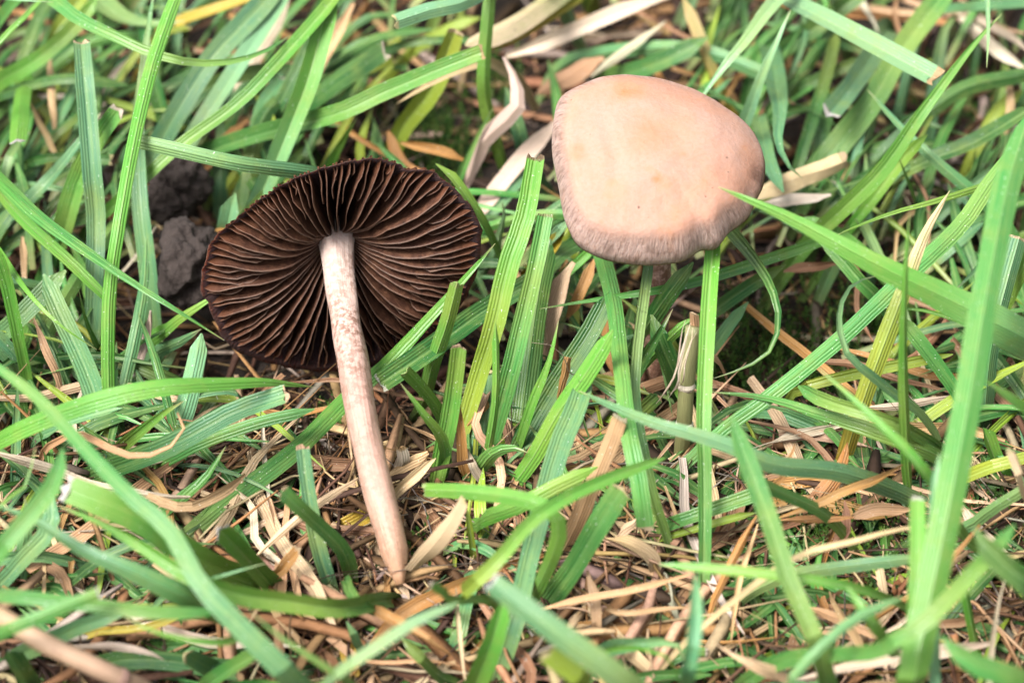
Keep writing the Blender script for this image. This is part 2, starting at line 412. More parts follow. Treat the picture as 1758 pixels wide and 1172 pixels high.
RIM1 = [(644,273),(685,282),(697,292),(739,294),(773,318),(804,349),(825,386),(826,427),(818,470),(800,512),(765,556),(715,596),(665,620),(627,632),(569,639),(494,631),(432,614),(395,595),(371,557),(357,523),(345,499),(352,448),(364,414),(398,383),(443,346),(477,322),(535,296),(589,281)]
STEM1 = [(578,418),(583,470),(593,545),(606,625),(620,715),(640,810),(661,885),(678,950),(687,1003)]
STEM1W = [64, 54, 51, 55, 53, 52, 55, 47, 14]
def mushroom_upturned():
    al = math.radians(40)
    n = (-FWD * math.cos(al) + (RGT * 0.15 - UPV * 0.99).normalized() * math.sin(al)).normalized()
    Q = P(586, 457, 14.2); dh = 3.4
    hub = ray_plane(578, 424, Q - n * dh, n); O = hub + n * dh
    e1 = (RGT - n * RGT.dot(n)).normalized(); e2 = n.cross(e1); fr = (O, e1, e2, n)
    pol = []
    for px, py in RIM1:
        d = ray_plane(px, py, Q, n) - O; pol.append((math.atan2(d.dot(e2), d.dot(e1)), d.length))
    R0 = polar_table(pol)
    R = lambda a: R0(a) * (1 + 0.006 * math.sin(a * 31) + 0.004 * math.sin(a * 53 + 1))
    flesh = lambda s: -0.25 - 5.6 * (1 - s ** 1.9)
    etab = [(0.0, -4.8), (0.1, -4.2), (0.2, -2.4), (0.35, -0.6), (0.55, 0.5), (0.75, 0.6), (0.9, 0.2), (1.0, -0.3)]
    edge = lambda s: interp(etab, s)
    def outer(s, a):
        return (s if s < 0.999 else 1.0), -0.05 - 7.6 * (1 - s ** 2.6)
    base = P(687, 1003, 0)
    root = empty('mushroom', base); tag(root, 'uprooted mushroom lying with dark brown gills turned outward and pale stem', 'mushroom')
    cap = cap_shell('cap', fr, R, outer, flesh, M_CAP1, root, O, lambda s, a: smooth(0.6, 0.95, s), lambda s, a: 0.85 * smooth(0.93, 0.985, s))
    cap['_o'] = tuple(O); cap['label'] = 'dark brown cap seen from its gilled underside'
    N = 46
    r_ = random.Random(3)
    for i in range(N):
        th = 2 * math.pi * (i + r_.uniform(-0.18, 0.18)) / N
        ln = 0.28 * math.sin(th * 1.0 - 0.4) + r_.uniform(-0.12, 0.12)
        make_gill(cap, O, fr, th, 0.1, r_.uniform(0.975, 0.988), R, edge, flesh, i, r_.uniform(0.05, 0.22), ln)
        th2 = 2 * math.pi * (i + 0.5 + r_.uniform(-0.12, 0.12)) / N
        make_gill(cap, O, fr, th2, r_.uniform(0.34, 0.62), r_.uniform(0.975, 0.988), R, lambda s: edge(s) - 0.25, flesh, 900 + i, r_.uniform(0.08, 0.26), ln, ns=11)
        if i % 3:
            th3 = 2 * math.pi * (i + 0.25 + r_.uniform(-0.06, 0.06)) / N
            make_gill(cap, O, fr, th3, r_.uniform(0.74, 0.84), 0.98, R, lambda s: edge(s) - 0.4, flesh, 1800 + i, 0.16, ln, ns=7)
    # stem
    path = []; hh = hub.z
    for i, (x, y) in enumerate(STEM1):
        f = (y - 418) / (1003 - 418.0)
        path.append(P(x, y, (hh + 0.2) * (1 - f) + 3.6 * f + 1.1 * math.sin(math.pi * f)))
    rad = [w * 0.5 * mmpp(p) for w, p in zip(STEM1W, path)]
    path = [path[0] - n * 1.8] + path; rad = [rad[0] * 1.15] + rad
    # radii are sampled by path share, so resample them by length
    ln = [0]
    for a, b in zip(path, path[1:]): ln.append(ln[-1] + (b - a).length)
    tab = [(l / ln[-1], q) for l, q in zip(ln, rad)]
    rad2 = [interp(tab, k / 24) for k in range(25)]
    def stain(t, d):
        return 0.95 * (smooth(0.08, 0.11, t) - smooth(0.15, 0.2, t)) * max(0, d.x) ** 2 + 0.4 * max(0, d.x) ** 2 * (smooth(0.2, 0.3, t) - smooth(0.5, 0.7, t))
    tube('stem', path, rad2, M_STEM, root, path[0], nseg=60, ring=28, stain=stain, wob=0.06)
    return root, fr
m1, frame1 = mushroom_upturned()

RIM2 = [(1069,125),(1107,129),(1159,141),(1201,158),(1244,181),(1286,215),(1308,256),(1315,294),(1307,330),(1289,366),(1266,398),(1224,424),(1185,445),(1140,455),(1094,457),(1056,453),(1020,442),(988,419),(970,385),(960,327),(949,282),(944,243),(949,197),(957,171),(975,153),(1010,136),(1039,128)]
CAP2_H = 24.0
def mushroom_domed():
    tl = math.radians(15); n = Vector((0.03, -math.sin(tl), math.cos(tl))).normalized()
    O = P(1128, 318, CAP2_H); e1 = (RGT - n * RGT.dot(n)).normalized(); e2 = n.cross(e1); fr = (O, e1, e2, n)
    HT = 4.9
    def shoulder(a):     # share of the radius where the flat crown ends
        front = max(0, -math.sin(a)); left = max(0, -math.cos(a))
        return 0.66 + 0.05 * front + 0.13 * left
    def crisp(a):
        return smooth(-0.1, 0.8, max(-math.sin(a), -math.cos(a + 0.3)))
    def outer(s, a):
        sh = shoulder(a); k = crisp(a)
        soft = (s * 1.0, HT * (1 - s ** 2.7) )
        if s <= 0.6:
            q = s / 0.6; cr = (q * sh, HT * (1 - 0.17 * q ** 2.2))
        else:
            q = (s - 0.6) / 0.4
            cr = (sh + (1.0 - sh) * math.sin(q * math.pi / 2) ** 0.95, HT * (0.83 - 0.83 * (1 - math.cos(q * math.pi / 2)) ** 0.85))
        f, z = soft[0] + (cr[0] - soft[0]) * k, soft[1] + (cr[1] - soft[1]) * k
        # umbo, dents and unevenness
        z += 0.35 * math.exp(-(s / 0.22) ** 2)
        X, Y = math.cos(a) * s, math.sin(a) * s
        z += 0.5 * noise.noise((X * 2.1 + 4, Y * 2.1, 0.3)) * (1 - 0.5 * s)
        z += 0.10 * noise.noise((X * 7, Y * 7, 2.3))
        f *= 1 + 0.010 * noise.noise((math.cos(a) * 5, math.sin(a) * 5, 1)) * smooth(0.6, 1, s)
        z -= 0.45 * math.exp(-((X + 0.33) / 0.06) ** 2 - ((Y + 0.0) / 0.35) ** 2) * 0.5
        if s > 0.93: f -= 0.035 * smooth(0.93, 1, s); z -= 0.35 * smooth(0.93, 1, s)
        return f, z
    # radius by angle: fitted so that the outline seen from the photograph's side has the cap's lopsided shape
    cpx = pix(O + n * 2.0)
    tgt = sorted((math.atan2(cpx[1] - y, x - cpx[0]), math.hypot(x - cpx[0], cpx[1] - y)) for x, y in RIM2)
    T = polar_table(tgt)
    NA = 48; Rv = [11.0] * NA
    for it in range(18):
        R = polar_table([(-math.pi + 2 * math.pi * j / NA, Rv[j]) for j in range(NA)])
        best = [0.0] * NA
        pts = []
        for j in range(180):
            a = 2 * math.pi * j / 180
            for s in (0.55, 0.65, 0.75, 0.85, 0.92, 0.97, 1.0):
                f, z = outer(s, a); p = O + (e1 * math.cos(a) + e2 * math.sin(a)) * f * R(a) + n * z
                x, y = pix(p); pts.append((math.atan2(cpx[1] - y, x - cpx[0]), math.hypot(x - cpx[0], y - cpx[1])))
        for j in range(NA):
            al = -math.pi + 2 * math.pi * j / NA
            m = max((r for b, r in pts if abs((b - al + math.pi) % (2 * math.pi) - math.pi) < 0.075), default=1)
            # image direction -> cap direction
            jj = al
            best[j] = T(jj) / m
        for j in range(NA):
            a = -math.pi + 2 * math.pi * j / NA
            im = math.atan2(math.sin(a) * 0.8, math.cos(a))
            k = (im + math.pi) / (2 * math.pi) * NA; k0 = int(k) % NA; fr_ = k - int(k)
            Rv[j] *= (best[k0] * (1 - fr_) + best[(k0 + 1) % NA] * fr_) ** 0.8
        Rv = [(Rv[j - 1] + 8 * Rv[j] + Rv[(j + 1) % NA]) / 10 for j in range(NA)]
    R = polar_table([(-math.pi + 2 * math.pi * j / NA, Rv[j]) for j in range(NA)])
    flesh = lambda s: -0.3 + 3.6 * (1 - s ** 2.2)
    edge = lambda s: interp([(0, 2.0), (0.15, 1.5), (0.4, 0.4), (0.7, 0.0), (1.0, 0.1)], s)
    def margf(s, a):
        k = crisp(a); lo = 0.80 - 0.12 * k
        return (0.35 + 0.65 * k) * smooth(lo, lo + 0.14, s)
    spots = [(1075, 156, 1.5, 0.9), (1092, 160, 1.2, 0.7), (995, 256, 1.0, 0.55), (990, 266, 0.9, 0.5), (1128, 308, 0.7, 0.9), (1131, 302, 0.5, 0.6), (1120, 228, 2.8, 0.38), (1172, 265, 0.5, 0.5), (1105, 342, 0.6, 0.4)]
    def stainf(p):
        x, y = pix(p); v = 0
        for sx, sy, r, k in spots: v = max(v, k * math.exp(-((x - sx) ** 2 + ((y - sy) * 1.3) ** 2) / (r * 14) ** 2))
        return v
    def darkf(s, a):
        return 0.3 * smooth(0.975, 1.0, s) + 0.6 * math.exp(-((a - 0.05) / 0.13) ** 2) * smooth(0.78, 0.86, s)
    base = P(1122, 640, 0); base.x = O.x + 0.3; base.y = O.y - 3.0; base.z = 0
    root = empty('mushroom', base); tag(root, 'upright mushroom with smooth domed pinkish tan cap above the grass', 'mushroom')
    cap = cap_shell('cap', fr, R, outer, flesh, M_CAP, root, O, margf, darkf, stainf, na=160, no=40)
    cap['_o'] = tuple(O)
    r_ = random.Random(11)
    for i in range(44):
        th = 2 * math.pi * (i + r_.uniform(-0.15, 0.15)) / 44
        make_gill(cap, O, fr, th, 0.12, 0.95, R, lambda s: edge(s), lambda s: flesh(s) + 0.5, 4000 + i, 0.15, 0.0, ns=9)
    top = O + n * 3.5
    path = [top, O + n * 0.5, O.lerp(base, 0.35) + Vector((0.4, -0.3, 0)), O.lerp(base, 0.7) + Vector((0.3, -0.2, 0)), base + Vector((0, 0, -1.5))]
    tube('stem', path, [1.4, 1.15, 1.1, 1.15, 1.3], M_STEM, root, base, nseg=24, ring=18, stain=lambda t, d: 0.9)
    return root, O
m2, O2 = mushroom_domed()

# ------------------------------------------------------------------ grass blades
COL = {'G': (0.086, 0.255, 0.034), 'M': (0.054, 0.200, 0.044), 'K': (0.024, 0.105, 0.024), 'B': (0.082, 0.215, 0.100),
       'P': (0.150, 0.325, 0.170), 'Y': (0.46, 0.31, 0.04), 'L': (0.22, 0.29, 0.030), 'T': (0.47, 0.30, 0.155), 'O': (0.38, 0.19, 0.055),
       'W': (0.60, 0.50, 0.385), 'C': (0.58, 0.42, 0.255), 'R': (0.25, 0.125, 0.065)}
DEADC = set('TOWCR')
DRY = (0.40, 0.29, 0.18)
blades = []          # (object, attribute words, world mid-point)
def jitter_col(c, k, r_):
    f = 1 + r_.uniform(-k, k); return tuple(max(0.004, x * f * (1 + r_.uniform(-k, k) * 0.5)) for x in c)

def ribbon(pts, widths, normals, fold, thick, cols, tip, jag, r_):
    """closed thin leaf: eight vertices to a ring (five on top, three below)"""
    us = (-1, -0.5, 0, 0.5, 1)
    V, bu, bv, bw, C = [], [], [], [], []; L = 0
    n = len(pts)
    jg = [r_.uniform(-1, 1) * jag for _ in range(5)]
    for i, p in enumerate(pts):
        T = (pts[min(i + 1, n - 1)] - pts[max(i - 1, 0)]).normalized()
        N = normals[i]; S = T.cross(N).normalized(); w = widths[i] * 0.5
        if i: L += (p - pts[i - 1]).length
        ring = []
        for k, u in enumerate(us):
            q = p + S * (u * w * math.cos(fold * 0.9)) + N * (abs(u) ** 1.08 * w * math.sin(fold))
            if i == n - 1 and jag: q = q + T * jg[k]
            ring.append((q, u))
        for u in (0.5, 0, -0.5):
            k = us.index(u); th = thick * (1.0 if u == 0 else 0.7)
            ring.append((ring[k][0] - N * min(th, w * 0.5), u))
        for q, u in ring:
            V.append(q); bu.append(u); bv.append(L); bw.append(w); C.append(cols[i])
    return V, bu, bv, bw, C
def ring_faces(n, cap_end, start=0):
    F = []
    for i in range(n - 1):
        for j in range(8):
            F.append((i * 8 + j, i * 8 + (j + 1) % 8, (i + 1) * 8 + (j + 1) % 8, (i + 1) * 8 + j))
    def capf(b, flip):
        q = [(0, 1, 7), (1, 2, 6, 7), (2, 3, 5, 6), (3, 4, 5)]
        return [tuple(b + x for x in (t[::-1] if not flip else t)) for t in q]
    F += capf(0, True); F += capf((n - 1) * 8, False)
    return F

CVIEW = -FWD
def W0_ok(w, world): return (not world) or w > 0.3
def blade(code, wpx, tip, pix_pts, roll=None, fold=None, label=None, dry=None, stub=False, base_col=None, world=None, soft=0.0, tipcol=None):
    """A grass blade from its root (first point) to its tip.  code: colour; tip: c cut, p pointed, s rounded."""
    r_ = random.Random(len(blades) * 77 + 5)
    pts = world if world else [P(*q) for q in pix_pts]
    dead = code[0] in DEADC
    root = pts[0]
    if root.z > 1.2:             # run the blade on down into the turf
        d = pts[0] - pts[1]; d.z = 0
        if d.length > 1e-4: d.normalize()
        z = root.z
        if not dead or z > 9:
            pts = [Vector((root.x + d.x * z * 0.75, root.y + d.y * z * 0.75, -0.8)), Vector((root.x + d.x * z * 0.45, root.y + d.y * z * 0.45, z * 0.5))] + pts
    sz = soil_h(pts[0].x, pts[0].y) - 0.4
    if pts[0].z < 1.2 and pts[0].z > sz + 0.6 and not dead:
        d = pts[0] - pts[1]; d.z = 0; d = d.normalized() * (pts[0].z - sz) * 0.5 if d.length > 1e-4 else d
        pts = [Vector((pts[0].x + d.x, pts[0].y + d.y, sz))] + pts
    L = sum((b - a).length for a, b in zip(pts, pts[1:]))
    n = int(min(30, max(9, L / 2.0)))
    c = catmull(pts, n)
    if dead and W0_ok(wpx, world):
        ka = r_.uniform(0.1, 0.4); sd0 = r_.uniform(0, 99)
        c = [p + Vector((noise.noise((i * 0.35, sd0, 0)), noise.noise((i * 0.35, sd0, 9)), 0.6 * noise.noise((i * 0.35, sd0, 17)))) * ka for i, p in enumerate(c)]
    if roll is None: roll = r_.uniform(-28, 28)
    if fold is None: fold = r_.choice((-1, 1, 1)) * r_.uniform(0.25, 0.65)
    twist = r_.uniform(-18, 18) if not dead else r_.choice((-1, 1)) * r_.uniform(20, 110)
    W0 = wpx * (mmpp(pts[len(pts) // 2])) * 0.94 / math.cos(fold * 0.9) if not world else wpx
    normals, widths, cols = [], [], []
    c0 = COL[code[0]]; c1 = COL[code[1]] if len(code) > 1 else c0
    c0 = jitter_col(c0, 0.16, r_); c1 = jitter_col(c1, 0.16, r_)
    ref = CVIEW
    for i, p in enumerate(c):
        t = i / n
        T = (c[min(i + 1, n)] - c[max(i - 1, 0)]).normalized()
        ref_ = CVIEW * 0.75 + Vector((0, 0, 0.25))
        N = ref_ - T * ref_.dot(T)
        if N.length < 0.15: N = Vector((0, 0, 1)) - T * T.z
        N.normalize()
        N = Matrix.Rotation(math.radians(roll + twist * (t - 0.5)), 3, T) @ N
        normals.append(N)
        w = 0.72 + 0.28 * smooth(0, 0.3, t)
        if tip == 'p': w *= max(0.03, min(1, ((1 - t) / 0.45)) ** 0.75)
        elif tip == 's' and dead: w *= (1 - 0.72 * smooth(0.7, 1, t)) * (0.35 + 0.65 * smooth(0, 0.2, t))
        elif tip == 'l': w *= 1.05 - 0.8 * t
        elif tip == 's': w *= max(0.10, math.sqrt(max(0, 1 - max(0, (t - 0.86) / 0.14) ** 2)))
        else: w *= 1 - 0.06 * smooth(0.9, 1, t)
        w *= 1 + 0.07 * math.sin(t * 7 + len(blades)) + 0.05 * noise.noise((t * 11, len(blades) * 3.7, 1))
        widths.append(max(0.04, W0 * w))
        if len(code) == 3:
            c2 = COL[code[2]]; q = lerp(c0, c1, smooth(0.1, 0.45, t)) if t < 0.5 else lerp(c1, c2, smooth(0.6, 0.85, t))
        else: q = lerp(c0, c1, smooth(0.25, 0.75, t) if len(code) > 1 else 0)
        if not dead:
            yl = max(0, noise.noise((t * 3.2, len(blades) * 5.3, 7))); q = lerp(q, (0.34, 0.31, 0.05), min(0.3, yl * 0.6))
        if not dead and base_col is None: q = lerp(lerp(q, (0.30, 0.33, 0.13), 0.55), q, smooth(0.0, 0.22, t))
        if tip == 'p' and not dead: q = lerp(q, DRY, 0.75 * smooth(0.965, 1.0, t))
        cols.append(q)
    thick = 0.16 if not dead else 0.12
    # smooth the normals so that the blade does not kink
    for _ in range(3):
        normals = [(normals[max(0, i - 1)] + normals[i] * 2 + normals[min(n, i + 1)]).normalized() for i in range(n + 1)]
    mat = M_DEAD if dead else M_GREEN
    name = 'straw' if dead else 'grass_blade'  # every green object here is one single blade of grass
    cut = tip == 'c' and W0 > 0.9
    V, bu, bv, bw, C = ribbon(c, widths, normals, fold, thick, cols, tip, 0.10 * W0 if tip == 'c' else 0, r_)
    org = Vector(c[0])
    o = mesh_obj(name, V, ring_faces(n + 1, True), mat, None, org, col=C, attrs={'bu': bu, 'bv': bv, 'bw': bw}, crease=26)
    o['_o'] = tuple(org)
    if cut:                      # the mown end, dried pale and frayed
        T = (c[-1] - c[-2]).normalized(); ln = W0 * r_.uniform(0.08, 0.26)
        tc = tipcol or r_.choice([DRY, (0.42, 0.37, 0.30), (0.30, 0.19, 0.09), (0.46, 0.40, 0.20)])
        cc = [c[-1] - T * 0.05, c[-1] + T * ln * 0.5, c[-1] + T * ln]
        sh = [1.02, 0.98, 0.9]
        V, bu, bv, bw, C = ribbon(cc, [widths[-1] * s for s in sh], [normals[-1]] * 3, fold, thick * 1.1, [lerp(cols[-1], tc, 0.55), tc, tc], 'c', ln * 0.5 + 0.16, r_)
        mesh_obj('cut_tip', V, ring_faces(3, True), M_DEAD, o, Vector(cc[0]), col=C, attrs={'bu': bu, 'bv': bv, 'bw': bw}, crease=26)
    rise = (c[-1] - c[0]); bend = sum((b - a).length for a, b in zip(c, c[1:])) / max(0.1, rise.length)
    blades.append([o, code, tip, bend, rise, W0, c[len(c) // 2].copy(), label])
    return o

exec_table = []
def T_(*a, **k): exec_table.append((a, k))
# --- left, behind and around the upturned mushroom
T_('M', 29, 'p', [(60,-15,22),(137,34,24),(200,64,24),(262,92,23),(330,108,22),(400,106,21),(455,88,20),(500,60,19)], label='long sagging green blade strung across the upright ones beyond the soil lumps')
T_('G', 26, 's', [(203,768,0),(190,700,4),(186,625,8),(189,500,14),(205,386,19),(230,245,25),(262,110,30),(300,0,34),(318,-50,36)], roll=15, fold=-0.35, label='tall upright bright green blade standing in front of the soil lumps')
T_('G', 25, 's', [(150,398,0),(239,317,8),(307,253,11),(410,177,15),(488,96,18),(560,15,20),(600,-40,21)], label='bright green blade slanting across just above the upper soil lump')
T_('B', 34, 'c', [(158,600,0),(163,480,6),(165,375,10),(158,300,14),(150,200,18),(145,140,21),(140,76,24)], roll=5, label='pale blue green upright blade with white frayed square end')
T_('M', 38, 'c', [(95,440,0),(113,386,4),(137,307,9),(171,239,14),(203,194,17)], roll=-5, fold=0.55, label='wide deep green blade with V notched mown end')
T_('PB', 29, 'c', [(640,335,2),(560,303,12),(512,294,16),(410,281,20),(307,259,22),(228,241,22)], roll=-20, fold=-0.4, tipcol=(0.42,0.42,0.42), label='pale cut blade reaching out from behind the gilled cap over the soil lumps')
T_('B', 32, 'p', [(264,545,0),(252,437,5),(241,340,9),(238,212,13),(250,90,18),(265,-20,22)])
T_('B', 42, 's', [(255,285,0),(300,200,6),(362,102,10),(420,40,12),(485,-30,14)])
T_('P', 34, 's', [(300,300,0),(341,222,6),(400,130,9),(470,20,12),(500,-30,13)])
T_('PG', 38, 's', [(425,400,0),(445,340,4),(471,283,8),(505,200,12),(529,137,15),(550,60,18),(570,-25,21)], roll=10, label='broad pale green blade rising behind the gilled cap')
T_('MG', 33, 'c', [(290,290,0),(362,259,3),(444,232,7),(580,196,12),(650,164,14),(750,122,17),(826,92,19)], fold=0.5, roll=0, label='long straight cut blade slanting up behind the gilled cap')
T_('G', 30, 's', [(-40,180,0),(0,140,5),(60,105,8),(130,44,11),(168,-8,13)])
T_('G', 14, 's', [(-30,110,18),(0,66,22),(58,10,25),(80,-20,26)])
T_('K', 22, 's', [(-20,170,2),(0,163,4),(68,140,6),(130,133,7),(222,147,6)])
T_('B', 33, 'p', [(-30,412,0),(0,386,3),(68,328,7),(130,253,9),(172,195,11)])
T_('G', 30, 'c', [(45,120,2),(36,170,8),(29,238,14)], tipcol=(0.42,0.42,0.41), label='cut grass shoot with round whitish end pointing outward')
T_('B', 45, 'p', [(150,-30,3),(180,10,6),(222,36,8),(273,42,9),(318,36,9)])
T_('P', 14, 'p', [(-60,-15,27),(0,-3,29),(50,2,30),(92,4,30)])
T_('Y', 25, 's', [(270,70,1),(307,40,3),(360,22,5),(423,0,6),(470,-20,7)], label='dull yellow withered blade behind the tall upright green blade')
T_('T', 27, 's', [(465,245,0),(478,222,2),(539,137,5),(570,75,7),(605,5,8)], label='flat tan straw standing behind the broad pale green blade')
T_('K', 45, 'c', [(480,215,0),(520,180,4),(580,135,8),(655,85,12)], label='dark green blade with torn straw coloured end beyond the gilled cap')
T_('G', 20, 'p', [(560,305,0),(580,260,5),(614,200,11)], label='short pointed green blade above the rim of the gilled cap')
T_('GM', 27, 'p', [(-60,250,8),(0,308,14),(60,366,17),(140,425,18),(218,478,18),(300,530,17),(385,584,14)], fold=-0.45, roll=-10, label='long midribbed green blade running down to the edge of the gilled cap')
T_('G', 22, 's', [(-30,290,5),(0,330,9),(44,382,11),(113,444,11),(170,500,9),(200,530,7)])
T_('P', 30, 'c', [(900,-50,18),(800,2,26),(740,17,28),(684,36,29)], roll=-15, label='mint green cut blade reaching in over the straw behind the mushrooms')
T_('GC', 50, 's', [(1000,-50,4),(940,0,10),(880,40,13),(800,78,15)], label='wide blade fading from green to cream straw beyond the twisted straw')
T_('LY', 26, 's', [(1010,-25,2),(983,0,6),(914,42,10),(836,84,12)])
T_('C', 22, 'p', [(830,104,10),(819,109,10),(751,138,11),(682,178,11)], label='cream dry blade tucked under the long straight cut blade')
T_('L', 36, 'c', [(680,245,0),(693,215,2),(744,147,8),(780,56,14)], label='olive green blade with dried cut end beyond the gilled cap')
T_('G', 24, 's', [(875,300,0),(853,239,6),(834,171,11),(833,102,15),(842,0,20),(846,-40,21)])
T_('W', 31, 's', [(798,335,0),(806,305,2),(826,248,6),(863,212,9),(893,178,11),(885,137,12),(866,97,13)], roll=20, label='bleached twisted straw curling up between the two mushrooms')
T_('M', 16, 'p', [(780,322,0),(792,297,3),(819,235,7),(848,183,11)])
T_('G', 20, 's', [(862,450,2),(833,388,9),(800,336,13),(775,302,15),(748,281,16)], roll=25, label='small bright blade bending over the upper rim of the gilled cap')
T_('W', 33, 's', [(812,388,0),(830,357,1),(887,283,3),(960,206,5)], roll=0, fold=0.2, label='wide grey weathered straw lying between the two mushrooms')
T_('P', 16, 'p', [(845,445,0),(858,400,4),(866,370,7),(862,346,9)])
T_('LG', 37, 'c', [(788,765,0),(809,693,4),(829,625,8),(850,557,13),(874,454,18),(901,375,22),(919,276,27)], roll=-8, fold=0.35, tipcol=(0.04,0.02,0.01), label='standing green blade with blackened cut tip between the two mushrooms')
T_('M', 33, 'c', [(832,802,0),(845,750,3),(862,690,7),(880,620,11),(900,535,15),(920,450,19),(935,372,23)], roll=10, tipcol=(0.09,0.15,0.04), fold=0.35, label='standing green blade leaning beside the black tipped blade')
T_('K', 46, 's', [(890,760,0),(905,640,4),(925,500,8),(945,410,11)], roll=0)
T_('B', 44, 'c', [(822,800,0),(832,730,2),(840,640,4)], roll=0, fold=0.3)
T_('MG', 40, 'p', [(262,972,0),(310,925,3.0),(400,850,4),(505,770,4.5),(600,676,5.0),(660,625,7),(770,507,11.5),(850,418,15)], roll=-18, fold=-0.42, label='long straight blade passing beneath the pale mushroom stem')
T_('K', 38, 'c', [(1012,412,2),(960,440,5),(920,480,7),(830,535,8.5),(740,600,9),(655,658,9)], roll=10, fold=0.4, tipcol=(0.38,0.41,0.34), label='dark wet blade with pale cut edge lying beside the gilled cap')
T_('G', 27, 'c', [(725,692,0),(742,629,7),(766,560,13),(783,495,18)], roll=12, tipcol=(0.15,0.27,0.06), label='short bright mown blade standing against the gilled cap')
T_('G', 32, 'c', [(746,845,0),(760,775,5),(773,710,9),(781,652,13),(788,596,17)], roll=0, fold=0.4, tipcol=(0.32,0.22,0.15), label='upright split blade with brown cut top beside the pale stem')
T_('G', 15, 's', [(826,805,0),(839,768,4),(851,693,10),(853,625,14),(851,553,18)])
T_('G', 24, 'c', [(768,730,1),(751,700,5),(727,669,9),(699,640,13)], tipcol=(0.19,0.32,0.09))
T_('MG', 25, 'p', [(742,832,0),(763,800,3),(757,752,8),(724,708,12),(687,657,15)], roll=20, label='small arching blade curving toward the pale stem')
T_('M', 32, 'p', [(812,832,0),(826,803,3),(848,778,6),(878,769,7),(906,777,7)], roll=30, tipcol=(0.42,0.42,0.42), label='short curled leaf with whitish point at the foot of the standing blades')
T_('G', 34, 's', [(866,852,0),(914,786,6),(955,714,11),(1007,639,16),(1052,566,21)], roll=-10, fold=-0.3, label='bright blade leaning toward the domed cap in front of its stem')
T_('G', 20, 'p', [(884,785,0),(894,755,3),(914,693,8),(942,625,13),(959,550,17)])
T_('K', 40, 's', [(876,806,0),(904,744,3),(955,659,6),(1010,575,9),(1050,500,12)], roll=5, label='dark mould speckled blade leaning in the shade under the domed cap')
# --- under and right of the domed cap
T_('M', 32, 'c', [(1015,380,0),(1037,451,9),(1054,523,13),(1065,625,16),(1078,740,16),(1095,820,14),(1107,905,11)], roll=8, fold=-0.35, label='wide blade hanging out from under the domed cap')
T_('B', 37, 'p', [(1620,880,0),(1550,847,6),(1499,827,11),(1431,808,15),(1329,798,19),(1260,768,21),(1180,742,22),(1126,727,22),(1058,700,20),(992,670,17)], roll=-12, fold=-0.3, label='long pale blade lying level across the upright blades below the domed cap')
T_('MB', 21, 's', [(1162,985,0),(1140,908,5),(1123,857,8),(1105,775,11),(1090,680,13),(1094,591,15),(1112,458,17),(1116,420,17)], roll=20)
T_('MG', 28, 's', [(1205,1062,0),(1209,943,6),(1209,806,11),(1207,720,14),(1214,557,18),(1224,424,20),(1232,370,21)], roll=6, fold=0.4, label='tall straight blade with white midrib standing under the edge of the domed cap')
T_('K', 24, 'p', [(1225,360,3),(1260,403,12),(1294,444,14),(1322,488,15),(1337,535,14),(1333,580,12),(1315,610,11),(1277,632,10),(1223,650,9)], roll=20, label='dark blade hooking round in a half loop beside the domed cap')
T_('PG', 66, 'p', [(1900,655,6),(1758,580,22),(1640,520,26),(1500,452,29),(1363,378,31),(1290,345,32),(1233,321,32)], roll=-16, fold=-0.55, label='broad pointed blade laying its tip upon the domed cap')
T_('GM', 58, 's', [(1545,1240,8),(1568,1172,20),(1590,1060,28),(1629,874,38),(1663,693,46),(1697,488,54),(1730,320,58),(1770,190,60)], roll=12, fold=-0.3, label='tallest blurred green blade standing up past the pointed broad blade')
T_('G', 22, 'p', [(1566,850,4),(1556,727,15),(1552,591,25),(1555,480,32),(1562,362,38)], roll=10, label='slim upright blade crossing in front of the broad pointed blade')
T_('RYC', 36, 'p', [(1355,925,0),(1400,865,3),(1440,810,6),(1458,761,9)], roll=0, label='brown withered lower part of a drying blade on the thatch')
T_('YLC', 36, 'p', [(1440,815,0),(1458,761,6),(1490,665,12),(1544,522,19),(1588,403,24),(1631,327,27)], roll=8, fold=-0.35, base_col=1, label='yellow drying blade with cream pointed tip')
T_('M', 30, 's', [(1115,856,0),(1180,792,3),(1240,738,6),(1329,673,9),(1438,584,12),(1533,495,15),(1646,389,18),(1704,307,20),(1785,210,22)], roll=-10, fold=-0.3, label='very long straight blade slanting behind the ring shaped curl')
T_('B', 22, 'p', [(1642,815,0),(1619,778,3),(1602,741,6),(1568,700,10),(1533,676,13),(1486,639,17),(1455,611,19),(1441,570,20),(1443,522,20),(1465,487,20),(1506,473,19)], roll=25, label='slender blade curled round into a ring shape')
T_('G', 30, 'p', [(1365,445,0),(1414,389,4),(1448,358,7),(1516,290,12),(1585,191,18),(1670,79,24),(1720,24,27)], roll=5, fold=0.4, label='long straight pointed blade slanting beyond the domed cap')
T_('P', 40, 'c', [(1250,-60,12),(1349,0,17),(1414,33,19),(1499,78,20),(1600,132,20)], roll=-12, fold=0.4, label='flat mint green blade with frayed cut end and dark specks')
T_('P', 42, 'p', [(1385,-50,18),(1325,10,20),(1280,70,19),(1235,125,17),(1195,182,14)], roll=8, fold=0.35)
T_('P', 26, 'p', [(1255,255,2),(1281,205,9),(1305,137,15),(1335,68,19),(1357,18,22)], roll=-10, label='mint pointed blade springing up behind the domed cap')
T_('B', 42, 'p', [(1318,80,1),(1330,140,9),(1338,190,12),(1335,240,13),(1350,280,12),(1377,306,10)], roll=0, fold=0.3, label='drooping blue green leaf hanging behind the domed cap')
T_('B', 28, 's', [(1300,200,1),(1308,230,5),(1322,285,8),(1345,330,8)])
T_('B', 42, 'c', [(1525,50,0),(1490,108,6),(1455,158,8),(1426,193,9)], roll=0, tipcol=(0.42,0.42,0.42), label='blue green flap of leaf with white torn edge')
